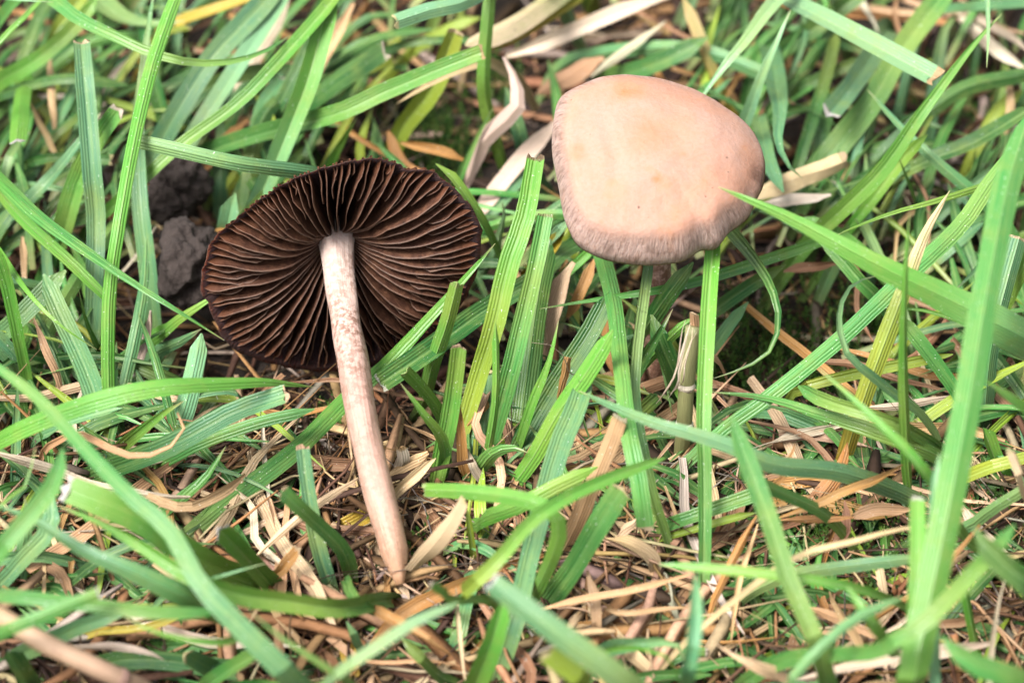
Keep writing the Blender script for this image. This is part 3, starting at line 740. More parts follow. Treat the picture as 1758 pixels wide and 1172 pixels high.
T_('M', 45, 's', [(1395,305,0),(1441,246,3),(1499,171,6),(1550,82,9),(1620,-10,12),(1640,-40,13)], roll=0)
T_('MB', 26, 'p', [(1755,435,0),(1704,362,5),(1653,317,8),(1602,273,10),(1550,222,11),(1489,154,12)])
T_('K', 30, 's', [(1395,402,0),(1431,375,2),(1499,324,4),(1608,270,6),(1670,246,8),(1785,178,10)])
T_('G', 21, 's', [(1438,422,0),(1465,382,3),(1499,341,6),(1550,273,10),(1592,231,14)])
T_('G', 10, 'p', [(1572,352,0),(1569,341,3),(1554,300,8),(1542,268,12)])
T_('G', 21, 'p', [(1830,280,4),(1738,302,14),(1670,324,17),(1602,345,18),(1533,364,18),(1465,390,16),(1428,408,14)], roll=10)
T_('P', 19, 'p', [(1697,-70,22),(1696,0,27),(1697,60,28),(1694,117,27)], label='narrow pale blade tip hanging straight down')
T_('B', 26, 's', [(1600,25,4),(1670,17,8),(1758,10,11),(1800,8,12)])
T_('W', 24, 's', [(1630,20,1),(1690,65,2),(1765,120,3)])
T_('W', 16, 's', [(1650,10,2),(1710,50,3),(1770,95,4)])
T_('K', 32, 's', [(1325,105,0),(1397,51,4),(1465,0,7),(1500,-25,8)])
T_('K', 22, 's', [(1350,168,0),(1458,113,4),(1490,100,4)])
T_('T', 15, 's', [(1725,245,0),(1735,188,3),(1731,119,5)])
T_('W', 12, 's', [(1470,-12,3),(1490,25,4),(1508,58,3)])
T_('YT', 22, 's', [(1245,175,0),(1223,119,4),(1202,68,7),(1172,-5,9)], base_col=1, label='dry yellowish tan blade leaning behind the domed cap')
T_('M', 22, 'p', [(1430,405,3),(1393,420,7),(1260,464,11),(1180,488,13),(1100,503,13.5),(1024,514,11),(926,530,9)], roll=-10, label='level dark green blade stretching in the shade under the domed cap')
T_('K', 25, 's', [(1200,552,0),(1226,533,2),(1295,485,4),(1349,454,6)])
T_('B', 25, 's', [(1215,618,0),(1245,570,3),(1285,518,5)])
T_('G', 20, 's', [(920,510,1),(938,499,3),(996,447,6),(1030,415,7)])
T_('P', 22, 's', [(925,440,2),(938,423,5),(966,393,9),(985,375,10)])
T_('G', 20, 's', [(1080,660,0),(1099,635,4),(1133,598,9),(1172,561,12),(1200,540,13)])
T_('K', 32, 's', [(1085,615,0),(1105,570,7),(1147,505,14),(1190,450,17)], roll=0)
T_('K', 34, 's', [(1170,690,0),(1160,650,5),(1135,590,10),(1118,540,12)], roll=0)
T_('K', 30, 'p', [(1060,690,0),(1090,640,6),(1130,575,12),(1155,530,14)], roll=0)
T_('K', 30, 'c', [(1085,728,0),(1099,707,3),(1128,680,6)], tipcol=(0.30,0.20,0.11))
T_('M', 28, 'p', [(1650,805,2),(1602,778,8),(1550,758,11),(1482,734,12),(1397,707,11),(1312,682,9),(1221,673,8)], fold=-0.35, label='level green blade lying over the thatch below the half loop')
T_('M', 25, 's', [(1640,790,2),(1585,752,10),(1533,724,14),(1482,707,15),(1414,686,14),(1370,662,12)], label='level green blade with whitish blunt tip beside the ring shaped curl')
T_('G', 30, 'p', [(1660,930,10),(1600,830,26),(1561,778,33),(1516,734,36),(1465,686,38),(1405,632,39)], roll=15)
T_('L', 20, 's', [(1380,668,3),(1397,659,5),(1499,635,6),(1636,608,7)])
T_('G', 28, 's', [(1800,730,20),(1758,703,28),(1728,680,32),(1690,652,34)])
T_('G', 30, 's', [(1690,580,1),(1721,529,6),(1758,454,12),(1790,390,15)])
T_('B', 40, 'c', [(1690,735,0),(1694,670,4),(1703,590,8),(1725,500,12),(1750,410,15)])
T_('G', 30, 's', [(1720,815,0),(1704,778,3),(1688,735,6)], label='fresh yellowish green shoot sheath beside the tallest blurred blade')
T_('M', 28, 's', [(1660,705,2),(1646,680,4),(1602,618,7),(1564,570,9),(1540,540,9)])
T_('G', 14, 'p', [(1700,570,6),(1663,557,9),(1585,533,11),(1511,528,11)])
T_('M', 25, 's', [(1525,535,2),(1506,509,5),(1482,488,7),(1438,437,9),(1400,400,10)])
T_('W', 14, 's', [(1490,702,3),(1560,692,3),(1635,678,3)])
T_('W', 18, 's', [(1325,760,2),(1380,745,3),(1445,730,3)])
T_('R', 18, 's', [(1345,466,1),(1390,458,2),(1440,450,2)])
T_('T', 18, 'c', [(1196,600,12),(1193,570,15),(1191,540,18)], label='torn papery sheath standing on the old grass culm')
T_('W', 30, 's', [(868,96,3),(960,64,4),(1060,25,5),(1160,-8,5)], roll=0, label='long grey weathered stalk lying flat beyond the domed cap')
T_('T', 34, 's', [(925,162,2),(980,128,3),(1036,97,3)], roll=0, label='broad flat tan straw lying just beyond the domed cap')
T_('W', 15, 's', [(1015,132,4),(1080,82,5),(1142,37,6)])
T_('C', 36, 'c', [(1290,335,5),(1340,315,6),(1400,296,7),(1450,277,7)], roll=0, label='bundle of pale dry straw with broken end beside the domed cap')
T_('W', 22, 's', [(1310,350,4),(1370,340,5),(1424,334,5)], roll=0)
T_('C', 40, 's', [(922,640,0),(938,557,4),(962,500,6),(985,450,8)], roll=0, label='wide pale dry sheath standing in the shade under the domed cap')
T_('O', 22, 's', [(975,545,2),(998,500,5),(1022,445,7)], roll=0)
T_('Y', 26, 's', [(925,455,2),(950,420,6),(972,390,9)], roll=0)
T_('T', 13, 's', [(92,235,2),(88,160,5),(85,90,6)])
T_('T', 11, 's', [(105,285,2),(78,230,4),(50,172,6)])
T_('O', 18, 's', [(250,455,2),(300,425,3),(372,400,3),(420,380,3)], roll=0)
T_('P', 36, 's', [(385,420,0),(392,380,4),(404,332,7)], roll=0, label='blunt pale blade stub behind the rim of the gilled cap')
T_('O', 22, 's', [(665,225,2),(690,280,3),(740,300,3)])
T_('O', 18, 's', [(690,245,3),(760,262,4),(800,275,3)])
T_('B', 26, 's', [(905,280,0),(890,225,5),(868,150,8)], roll=0)
T_('K', 36, 's', [(1040,140,0),(1090,125,3),(1160,95,6),(1215,65,8)], roll=0)
T_('K', 26, 's', [(440,250,0),(480,180,5),(520,100,9),(550,40,12)], roll=0)
T_('W', 24, 's', [(395,190,1),(430,110,4),(480,30,6),(500,-20,7)], roll=0)
# --- lower left
T_('BM', 58, 'l', [(575,1245,4),(500,1165,18),(410,1075,24),(341,1000,28),(290,910,31),(222,850,33),(137,762,34),(68,686,34),(0,634,34),(-45,602,33)], roll=-10, fold=-0.2, label='very long pale blade slanting over the whole lower tangle of grass')
T_('G', 40, 'p', [(-80,805,3),(0,752,14),(102,708,18),(205,676,20),(290,662,20),(375,658,18),(461,655,15),(538,664,10)], roll=-12, fold=-0.35, label='bright arched blade bowing over in front of the gilled cap')
T_('B', 22, 's', [(90,742,6),(113,727,9),(181,707,11),(210,700,11)])
T_('KB', 42, 'c', [(115,832,0),(205,800,5),(297,765,9),(400,710,12),(490,678,14)], roll=-10, fold=0.35, tipcol=(0.41,0.27,0.17), label='ribbed dark green blade with frayed brown end')
T_('M', 25, 's', [(235,815,0),(290,786,4),(341,760,6),(444,724,8),(540,702,9)])
T_('G', 26, 'p', [(196,785,0),(212,765,4),(253,731,9),(290,703,12),(316,688,13)], roll=15)
T_('T', 14, 's', [(133,744,12),(188,765,14),(239,782,14),(290,768,15),(316,738,16),(304,708,16)], label='thin dry blade twisting round in a loop')
T_('G', 25, 's', [(55,682,0),(45,630,4),(34,580,8),(14,488,14),(-8,415,18)])
T_('G', 15, 'p', [(-30,395,8),(7,444,13),(51,505,15),(102,557,14),(166,600,11)])
T_('G', 12, 'p', [(172,612,0),(167,598,3),(147,550,8),(135,497,13)])
T_('B', 38, 's', [(187,765,0),(177,727,3),(164,676,5),(137,608,8),(99,529,11),(75,470,13)], roll=0)
T_('B', 40, 's', [(-30,602,0),(0,577,4),(51,529,7),(113,464,9)], roll=0, fold=0.3)
T_('B', 40, 's', [(55,660,0),(34,632,3),(0,594,6),(-30,560,8)])
T_('T', 13, 's', [(50,500,2),(44,471,3),(38,406,4)])
T_('T', 15, 's', [(118,690,1),(106,659,3),(82,608,6),(58,546,8)])
T_('W', 20, 's', [(222,655,0),(253,584,4),(257,533,7)])
T_('P', 36, 's', [(298,750,0),(317,700,3),(331,642,6),(346,572,9)], roll=0)
T_('G', 30, 'p', [(258,582,1),(280,568,4),(307,546,6),(355,516,8),(385,495,9)])
T_('B', 30, 'p', [(262,610,0),(300,590,3),(345,565,6)])
T_('G', 50, 'c', [(470,1015,0),(375,975,10),(307,936,15),(239,890,19),(171,861,21),(119,841,22)], roll=-5, fold=0.3, tipcol=(0.42,0.42,0.42), label='wide fresh mown blade with white cut end in the front tangle')
T_('MG', 38, 'p', [(665,1030,4),(610,1040,12),(560,1042,15),(480,1030,17),(400,1018,19),(320,985,21),(240,935,22),(170,895,22),(100,868,21)], roll=-15, label='wavy green blade lying level below the pale stem')
T_('GB', 40, 'p', [(430,1075,3),(341,1035,17),(273,1004,21),(205,973,24),(137,943,25),(58,893,26),(-30,858,26)], roll=-12, fold=-0.5)
T_('BM', 28, 's', [(-60,1010,16),(0,1018,22),(85,1028,24),(171,1038,25),(256,1048,25),(341,1050,24),(385,1045,22)], roll=-10)
T_('M', 26, 'c', [(-80,1125,12),(0,1086,25),(51,1065,28),(119,1038,30),(168,1019,31)], tipcol=(0.42,0.42,0.42), label='cut blade with white end lying above the round dry stalk')
T_('M', 36, 's', [(-40,990,24),(0,943,33),(51,885,37),(92,830,39),(108,770,40)], roll=10)
T_('G', 12, 'p', [(20,850,22),(44,833,24),(54,800,26),(61,765,27)])
T_('G', 22, 'p', [(435,1082,8),(406,1096,16),(375,1103,19),(307,1096,22),(246,1076,24),(212,1055,25)], roll=15, label='short bright blade bowed like a bow below the pale mushroom stem')
T_('M', 23, 'p', [(640,1200,14),(594,1164,22),(546,1134,26),(478,1089,29),(428,1047,30)])
T_('B', 35, 'c', [(395,1165,0),(358,1144,5),(320,1124,9)])
T_('M', 30, 's', [(350,1185,3),(362,1172,6),(410,1140,10),(455,1118,12)])
T_('G', 38, 'c', [(470,1008,3),(437,973,9),(403,936,14),(377,910,17)], tipcol=(0.42,0.42,0.42), label='short stub of blade with frayed whitish top among the straw')
T_('P', 13, 'p', [(350,998,12),(375,990,14),(415,978,15),(456,966,15)])
T_('O', 22, 'c', [(455,992,4),(478,980,6),(512,946,9)])
T_('C', 30, 's', [(427,772,2),(440,840,3),(468,908,4),(512,977,5),(546,1028,5),(580,1096,4),(604,1135,3)], label='broad pale dead blade running down beside the pale stem')
T_('C', 14, 's', [(436,958,5),(512,888,8),(580,846,8),(615,820,7)])
T_('B', 28, 'c', [(580,1032,0),(563,994,3),(543,925,7),(529,840,11),(520,770,14)], tipcol=(0.34,0.20,0.13), roll=5, label='blue green upright blade with brown end beside the pale stem')
T_('M', 30, 'c', [(605,1012,0),(600,975,4),(585,940,8),(550,905,12),(512,871,16),(485,845,18)], roll=10, label='curved mown blade arching away from the pale stem foot')
T_('W', 18, 's', [(-15,775,6),(68,799,8),(137,826,8),(205,840,8),(273,854,7),(326,854,6)], label='grey streaked dead blade lying behind the wide mown blade')
T_('T', 20, 's', [(235,842,7),(307,871,8),(375,850,7),(422,814,5)])
T_('W', 16, 'p', [(120,1112,6),(205,1110,9),(256,1117,9),(284,1132,8)])
T_('M', 25, 'p', [(262,896,2),(307,864,5),(358,816,7),(388,765,9)])
T_('B', 30, 's', [(70,1108,8),(92,1096,10),(154,1069,13),(214,1054,14)])
T_('K', 40, 's', [(60,1200,2),(40,1160,7),(15,1118,11)])
T_('Y', 15, 's', [(165,1085,4),(245,1078,6),(310,1060,6)])
T_('B', 34, 's', [(0,1005,4),(40,960,8),(85,910,11),(92,850,13)])
T_('B', 30, 'p', [(30,1010,0),(37,950,6),(45,900,10),(42,850,13)])
# --- lower middle
T_('G', 29, 'c', [(900,1052,2),(945,962,14),(960,908,18),(946,879,20),(915,863,20),(870,852,19),(800,844,17),(729,841,14)], roll=-10, fold=-0.3, tipcol=(0.22,0.32,0.11), label='bright blade bent over in a sharp hairpin')
T_('LG', 25, 's', [(770,1050,4),(802,1011,17),(853,963,21),(904,902,23),(938,874,24),(990,844,24),(1058,816,23),(1143,785,21)], roll=10, label='thin green blade crossing over the hairpin bend')
T_('G', 30, 's', [(815,900,4),(829,888,8),(887,868,11),(955,833,13),(1026,801,14)])
T_('T', 33, 'c', [(948,988,0),(983,915,5),(1012,845,10),(1040,775,14),(1061,720,17)], roll=0, tipcol=(0.42,0.39,0.26), label='straw coloured standing dead blade with broken top below the domed cap')
T_('M', 43, 'c', [(928,1052,0),(945,1028,3),(983,977,8),(1024,908,13),(1067,841,17)], roll=-5, fold=0.25, tipcol=(0.38,0.32,0.17), label='wide deep green mown blade with flat tan cut end')
T_('B', 39, 's', [(843,1195,0),(880,1079,7),(904,977,9),(921,908,10),(959,772,12.5),(985,710,13.5),(1012,635,14)], roll=0, fold=0.25, label='long ribbed blue green blade running down behind the hairpin bend')
T_('MB', 46, 'c', [(1160,1245,16),(1075,1175,31),(955,1088,38),(845,1003,41)], roll=10, tipcol=(0.42,0.42,0.42), label='out of focus front blade with pale pinkish cut end')
T_('G', 40, 's', [(795,1205,2),(819,1165,8),(846,1096,14),(866,1025,18)])
T_('LP', 26, 's', [(540,1180,14),(580,1151,26),(648,1106,30),(717,1062,32),(788,1034,32)])
T_('G', 18, 'c', [(775,1030,18),(760,1015,22),(742,1003,25)])
T_('GL', 35, 'c', [(1040,1200,10),(1007,1172,22),(973,1147,27),(942,1125,30)])
T_('G', 12, 'p', [(1020,1122,6),(1060,1112,13),(1100,1112,17),(1140,1123,18),(1160,1148,16),(1166,1180,12)])
T_('B', 30, 'p', [(1030,1125,4),(1051,1110,8),(1100,1104,12),(1160,1103,14),(1178,1140,12)])
T_('C', 33, 'c', [(705,980,5),(737,943,10),(771,902,14),(793,861,17)], roll=5, label='pale broken straw pointing up beside the pale stem foot')
T_('O', 22, 's', [(630,1038,8),(682,1069,11),(734,1096,11),(773,1125,9)], label='orange brown dead blade lying beyond the pale stem foot')
T_('O', 15, 's', [(655,980,2),(664,1015,3),(674,1050,3)])
T_('T', 14, 's', [(925,1046,6),(1007,1028,8),(1092,1011,9),(1185,985,9)])
T_('T', 12, 's', [(1035,1043,5),(1075,1052,6),(1182,1042,6)])
T_('T', 20, 's', [(1022,1112,1),(1020,1079,4),(1024,1045,6),(1012,975,8)])
T_('CT', 28, 's', [(1125,995,2),(1119,956,5),(1075,932,6),(1038,925,5)])
T_('C', 18, 'p', [(1055,925,4),(1075,905,6),(1099,885,7)])
T_('O', 20, 's', [(803,830,0),(796,769,5),(793,723,8),(790,684,10)], label='orange brown dead blade standing among the green blade bases')
T_('W', 18, 's', [(830,838,1),(815,805,3),(803,770,5)])
T_('T', 24, 's', [(660,817,3),(695,797,4),(735,776,5)])
T_('C', 22, 'p', [(668,859,4),(708,818,6),(750,785,7)])
T_('Y', 34, 's', [(575,918,1),(605,900,2),(634,884,2)])
T_('C', 8, 's', [(781,1008,6),(788,1079,7),(799,1168,6)])
T_('L', 12, 's', [(816,962,2),(808,915,6),(802,874,9)])
T_('K', 22, 's', [(762,1165,4),(725,1130,8),(690,1094,9)])
T_('B', 16, 's', [(622,1118,5),(608,1090,8),(595,1066,9)])
T_('OY', 35, 's', [(578,1075,1),(598,1115,3),(616,1158,3)])
T_('M', 20, 's', [(598,1000,8),(604,1022,10),(620,1040,10),(650,1052,8),(664,1040,6)])
T_('W', 24, 'c', [(683,820,1),(690,800,4),(690,775,6)])
T_('R', 30, 's', [(720,870,1),(750,905,2),(758,925,2)])
T_('C', 24, 's', [(650,990,1),(690,1010,2),(705,1040,2)])
# --- lower right
T_('M', 37, 's', [(1440,1230,8),(1404,1113,20),(1376,1045,23),(1349,984,25),(1329,919,27),(1301,840,29),(1275,772,31),(1257,716,32)], roll=5, fold=0.3, label='green blade with yellowish midrib leaning over the brown thatch')
T_('M', 26, 'c', [(1290,820,20),(1284,785,26),(1276,757,29)])
T_('G', 19, 's', [(1565,1048,6),(1516,1025,14),(1455,1007,18),(1397,997,20),(1329,987,20),(1260,980,20),(1132,968,19)], roll=10, label='thin level green blade lying under the leaning midribbed blade')
T_('B', 23, 's', [(1355,988,8),(1448,973,11),(1554,960,12),(1590,955,12)])
T_('G', 31, 'c', [(1558,1200,10),(1564,1150,17),(1572,1045,25),(1575,943,30),(1575,858,33)], roll=-5, fold=0.3, tipcol=(0.42,0.42,0.38), label='upright fresh blade with pinkish cut end beside the tallest blurred blade')
T_('B', 20, 's', [(1335,1195,16),(1359,1164,24),(1414,1106,29),(1472,1059,31),(1552,1024,31)])
T_('M', 33, 's', [(1500,1120,26),(1530,1103,32),(1585,1072,36),(1653,1004,39),(1704,949,40),(1742,900,39)])
T_('G', 23, 's', [(1525,1120,14),(1515,1095,22),(1486,1055,28),(1455,1007,30)])
T_('K', 46, 's', [(1790,1020,32),(1758,994,38),(1704,949,42),(1672,905,44)])
T_('C', 13, 's', [(1357,963,18),(1465,929,20),(1568,905,20),(1655,897,19)], label='long pale straw lying level across the upright blades')
T_('O', 16, 's', [(1338,888,9),(1431,854,12),(1499,823,12),(1549,798,11)])
T_('O', 13, 's', [(1340,893,8),(1414,891,9),(1465,887,9)])
T_('T', 24, 's', [(1462,888,6),(1500,875,7),(1562,874,6)])
T_('M', 28, 's', [(1130,908,2),(1158,898,5),(1243,868,7),(1295,850,8),(1340,830,9)])
T_('L', 16, 's', [(1130,925,2),(1158,919,4),(1243,895,6),(1298,880,6)])
T_('O', 15, 's', [(1214,1075,3),(1243,990,7),(1277,929,10),(1299,886,12)])
T_('T', 10, 's', [(1255,1100,3),(1265,1020,6),(1285,950,8),(1302,900,9)])
T_('O', 12, 'p', [(1325,850,8),(1345,810,12),(1366,762,15)])
T_('C', 25, 'p', [(1355,1168,9),(1295,1137,12),(1228,1104,13)])
T_('T', 18, 's', [(1388,1043,4),(1465,1072,6),(1535,1100,6)])
T_('T', 18, 's', [(1425,1015,4),(1455,1069,6),(1490,1136,5)])
T_('W', 26, 's', [(1365,1168,6),(1500,1138,8),(1610,1120,8),(1706,1102,7)])
T_('L', 28, 's', [(1650,825,4),(1697,806,7),(1742,794,8),(1790,780,8)])
T_('B', 22, 's', [(1660,905,5),(1700,875,9),(1760,838,12),(1800,810,13)])
T_('C', 25, 'c', [(1775,860,14),(1755,815,20),(1737,775,23)])
T_('G', 19, 's', [(1685,1145,2),(1663,1045,9),(1653,977,13)])
T_('M', 42, 's', [(1800,1190,24),(1758,1164,32),(1670,1134,36),(1615,1090,38)])
T_('B', 26, 's', [(1172,1200,14),(1180,1150,26),(1192,1079,32),(1194,984,35)], roll=10)
T_('P', 19, 's', [(1602,1000,22),(1602,900,30),(1606,823,35),(1613,778,38)])
T_('T', 20, 's', [(1575,1172,14),(1591,1130,18),(1615,1055,21)])
T_('W', 12, 's', [(1702,1112,10),(1711,1045,14),(1726,990,16)])
T_('O', 14, 's', [(1600,1000,10),(1640,950,14),(1682,900,15)])
T_('R', 22, 's', [(1430,940,4),(1450,905,6),(1452,860,7)])
for a, k in exec_table:
    lb = k.get('label') or ''
    if 'laying its tip' not in lb and 'crossing in front of the broad' not in lb:     # tall blades bend over instead of reaching the lens
        a = a[:3] + ([(x, y, h if h < 20 else 20 + (h - 20) * 0.5) for x, y, h in a[3]],) + a[4:]
    if a[0] == 'RYC' and 'brown' in k['label']: a = ('RO',) + a[1:]
    blade(*a, **k)

# --- round stalks
def stalk(name, pts, wpx, colf, label, cat, nodes=()):
    path = [P(*q) for q in pts]; r = wpx * 0.5 * mmpp(path[1])
    root = empty(name, (path[0].x, path[0].y, path[0].z)); tag(root, label, cat)
    tube('shaft', path, [r, r, r * 0.95], M_STALK, root, path[0], nseg=18, ring=14, col=colf)
    for t0, c, sc_ in nodes:
        cs = catmull(path, 50); i = int(t0 * 50); seg = [cs[max(0, i - 1)], cs[i], cs[min(50, i + 1)]]
        tube('stem_node', seg, [r * 1.02, r * sc_, r * 1.02], M_STALK, root, seg[0], nseg=6, ring=14, wob=0.06, col=lambda t, c=c: c)
    return root
stalk('dry_stalk', [(-60,1028,17),(0,1057,19),(68,1099,19),(137,1132,18),(205,1163,16),(290,1205,10)], 34,
      lambda t: lerp((0.40, 0.27, 0.15), (0.34, 0.22, 0.165), t), 'round pinkish tan dry stalk lying across the front tangle of grass', 'stalk', [(0.72, (0.25, 0.15, 0.12), 1.1)])
stalk('grass_culm', [(1168,790,0),(1174,735,5),(1178,666,10),(1186,597,14),(1190,560,16)], 27,
      lambda t: lerp((0.24, 0.25, 0.10), (0.20, 0.20, 0.09), t), 'olive grass culm with whitish joint rings standing before the domed cap', 'culm', [(0.34, (0.66, 0.66, 0.52), 1.16), (0.62, (0.52, 0.46, 0.36), 1.12)])
for k in range(5):      # fibres of the torn sheath
    dx = k * 5
    path = [P(1128 + dx * 1.4, 690 - dx, 8), P(1150 + dx, 655, 12), P(1162 + dx * 0.8, 630, 14), P(1174 + dx * 0.9, 575, 17), P(1182 + dx * 0.6, 548 + dx, 17.5)]
    blade('W', 0.16, 's', None, world=[q + Vector((rnd.uniform(-0.3, 0.3), 0, rnd.uniform(-0.4, 0.4))) for q in path], label='thin pale fibre of torn sheath beside the grass culm')
blade('W', 0.14, 'p', None, world=[P(978, 640, 9), P(968, 612, 13), P(945, 592, 15), P(913, 588, 16)], label='hair thin white fibre sticking out before the domed cap')
blade('O', 0.9, 'c', None, world=[P(950, 700, 4), P(966, 655, 8), P(975, 615, 11)], label='small brown withered shoot with the white fibre')

# ------------------------------------------------------------------ soil lumps
def lump(px, py, h, rx, ry, rz, seed, label):
    c = P(px, py, h); V, F = [], []; nu, nv = 72, 44
    for j in range(nv + 1):
        ph = math.pi * j / nv
        for i in range(nu):
            a = 2 * math.pi * i / nu
            d = Vector((math.sin(ph) * math.cos(a), math.sin(ph) * math.sin(a), math.cos(ph)))
            s = 1 + 0.34 * noise.noise(d * 1.4 + Vector((seed, 0, 0))) + 0.22 * noise.noise(d * 3.1 + Vector((0, seed, 0))) + 0.10 * noise.noise(d * 7 + Vector((0, 0, seed))) + 0.05 * noise.noise(d * 17 + Vector((seed, seed, 0)))
            V.append(c + Vector((d.x * rx * s, d.y * ry * s, d.z * rz * s)))
    for j in range(nv):
        for i in range(nu):
            F.append((j * nu + i, (j + 1) * nu + i, (j + 1) * nu + (i + 1) % nu, j * nu + (i + 1) % nu))
    o = mesh_obj('soil_lump', V, F, M_LUMP, None, Vector((c.x, c.y, 0)))
    tag(o, label, 'soil lump')
lump(308, 312, 3.2, 3.0, 3.2, 3.6, 2.0, 'knobbly grey lump of soil beyond the gilled cap')
lump(322, 452, 2.6, 3.6, 5.0, 4.2, 9.3, 'smooth dark grey clod of soil at the edge of the gilled cap')
lump(286, 345, 2.2, 2.4, 2.2, 2.4, 5.7, 'small grey soil crumb against the knobbly lump')

# ------------------------------------------------------------------ thatch, moss and turf that nobody could count
def in_frame(p, m=0):
    x, y = pix(p); return -m < x < W + m and -m < y < H + m
def strand_mesh(items):
    V, F, C = [], [], []
    for pts, w, col, up in items:
        n = len(pts); b = len(V)
        for i, p in enumerate(pts):
            T = (pts[min(i + 1, n - 1)] - pts[max(0, i - 1)]).normalized()
            S = T.cross(up)
            S = S.normalized() if S.length > 1e-3 else Vector((1, 0, 0))
            N = S.cross(T); ww = w * (0.5 if i in (0, n - 1) else 1.0) * 0.5
            V += [p - S * ww, p + N * w * 0.16, p + S * ww, p - N * w * 0.12]
            C += [col] * 4
        for i in range(n - 1):
            for j in range(4):
                F.append((b + i * 4 + j, b + i * 4 + (j + 1) % 4, b + (i + 1) * 4 + (j + 1) % 4, b + (i + 1) * 4 + j))
        F.append((b, b + 3, b + 2, b + 1)); e = b + (n - 1) * 4; F.append((e, e + 1, e + 2, e + 3))
    return V, F, C
SC = [(0.56, 0.40, 0.24), (0.46, 0.30, 0.16), (0.36, 0.20, 0.09), (0.26, 0.135, 0.055), (0.42, 0.335, 0.25), (0.12, 0.062, 0.033), (0.06, 0.033, 0.02), (0.20, 0.15, 0.115)]
def thatch():
    r_ = random.Random(21); items = []
    for k in range(8200):
        px, py = r_.uniform(-160, W + 160), r_.uniform(-160, H + 140)
        g = P(px, py, 0); s = straw_share(g.x, g.y)
        if r_.random() > 0.35 + 0.65 * s: continue
        L = r_.uniform(8, 26) if r_.random() < 0.8 else r_.uniform(2.5, 6)
        a = r_.uniform(0, math.pi * 2); el = r_.gauss(0.04, 0.16)
        z0 = r_.uniform(0, 1.2 + 3.2 * s) * r_.uniform(0.3, 1)
        d = Vector((math.cos(a) * math.cos(el), math.sin(a) * math.cos(el), math.sin(el)))
        bend = Vector((r_.gauss(0, 0.4), r_.gauss(0, 0.4), -abs(r_.gauss(0, 0.10))))
        pts = []
        for i in range(6):
            t = i / 5 - 0.5
            q = Vector((g.x, g.y, z0 + soil_h(g.x, g.y) + 0.4)) + d * (L * t) + bend * (L * t * t * 1.1)
            q += Vector((noise.noise((t * 4, k, 0)), noise.noise((t * 4, k, 5)), 0)) * 0.35
            q.z = max(q.z, soil_h(q.x, q.y) + 0.05)
            pts.append(q)
        if s > 0.45: c = r_.choice(SC[:5] + SC[:4] + SC[5:] + SC[5:7] + SC[5:7])
        else: c = r_.choice(SC[1:] + [SC[3], SC[5], SC[5], SC[5], SC[6], SC[6], SC[6], SC[6]])  # extra dark strands paint in the shade of the gaps between blades
        c = jitter_col(c, 0.25, r_)
        w = r_.uniform(0.12, 0.42) if r_.random() < 0.76 else r_.uniform(0.6, 1.6)
        up = Vector((r_.gauss(0, 0.6), r_.gauss(0, 0.6), 1)).normalized()
        items.append((pts, w, c, up))
    V, F, C = strand_mesh(items)
    o = mesh_obj('thatch', V, F, M_THATCH, None, None, col=C, smooth_=True); o['kind'] = 'stuff'
    o['label'] = 'dead brown and straw coloured thatch matted over the soil'; o['category'] = 'thatch'
thatch()
def moss():
    r_ = random.Random(5); V, F, C = [], [], []
    spots = [(1310,560,130,100,380),(1430,590,90,60,150),(1335,1050,90,80,420),(1400,920,120,60,260),(745,185,90,80,260),(1620,330,120,70,140),
             (1500,480,80,40,80),(1680,900,70,60,90),(940,960,80,60,50),(700,960,50,40,40),(160,740,80,50,60),(830,60,60,50,60),(1540,1010,80,40,80),(300,1130,60,30,60),(1650,130,110,80,80),(560,690,60,30,60)]
    for cx, cy, rx, ry, n in spots:
        for _ in range(n):
            px, py = r_.gauss(cx, rx * 0.5), r_.gauss(cy, ry * 0.5)
            g = P(px, py, 0); z = soil_h(g.x, g.y); hgt = r_.uniform(2.0, 6.0)
            ax = Vector((r_.gauss(0, 0.3), r_.gauss(0, 0.3), 1)).normalized()
            base = Vector((g.x, g.y, z)); col = jitter_col(r_.choice([(0.035, 0.095, 0.012), (0.06, 0.13, 0.018), (0.022, 0.055, 0.012), (0.09, 0.16, 0.03)]), 0.25, r_)
            for k in range(16):
                t = k / 15; a = k * 2.4 + r_.random(); p = base + ax * hgt * t
                d = (Vector((math.cos(a), math.sin(a), 0.5 + 0.9 * t))).normalized(); L = r_.uniform(0.3, 0.7) * (1.1 - 0.4 * t); q = d.cross(ax).normalized() * 0.13
                b = len(V); V += [p - q, p + q, p + d * L * 0.55 + q * 0.8 + Vector((0, 0, 0.03)), p + d * L, p + d * L * 0.55 - q * 0.8 + Vector((0, 0, 0.03))]
                F.append((b, b + 1, b + 2, b + 3, b + 4)); C += [col] * 5
    o = mesh_obj('moss', V, F, M_MOSS, None, None, col=C); o['kind'] = 'stuff'; o['label'] = 'small green moss shoots between the grass bases'; o['category'] = 'moss'
moss()
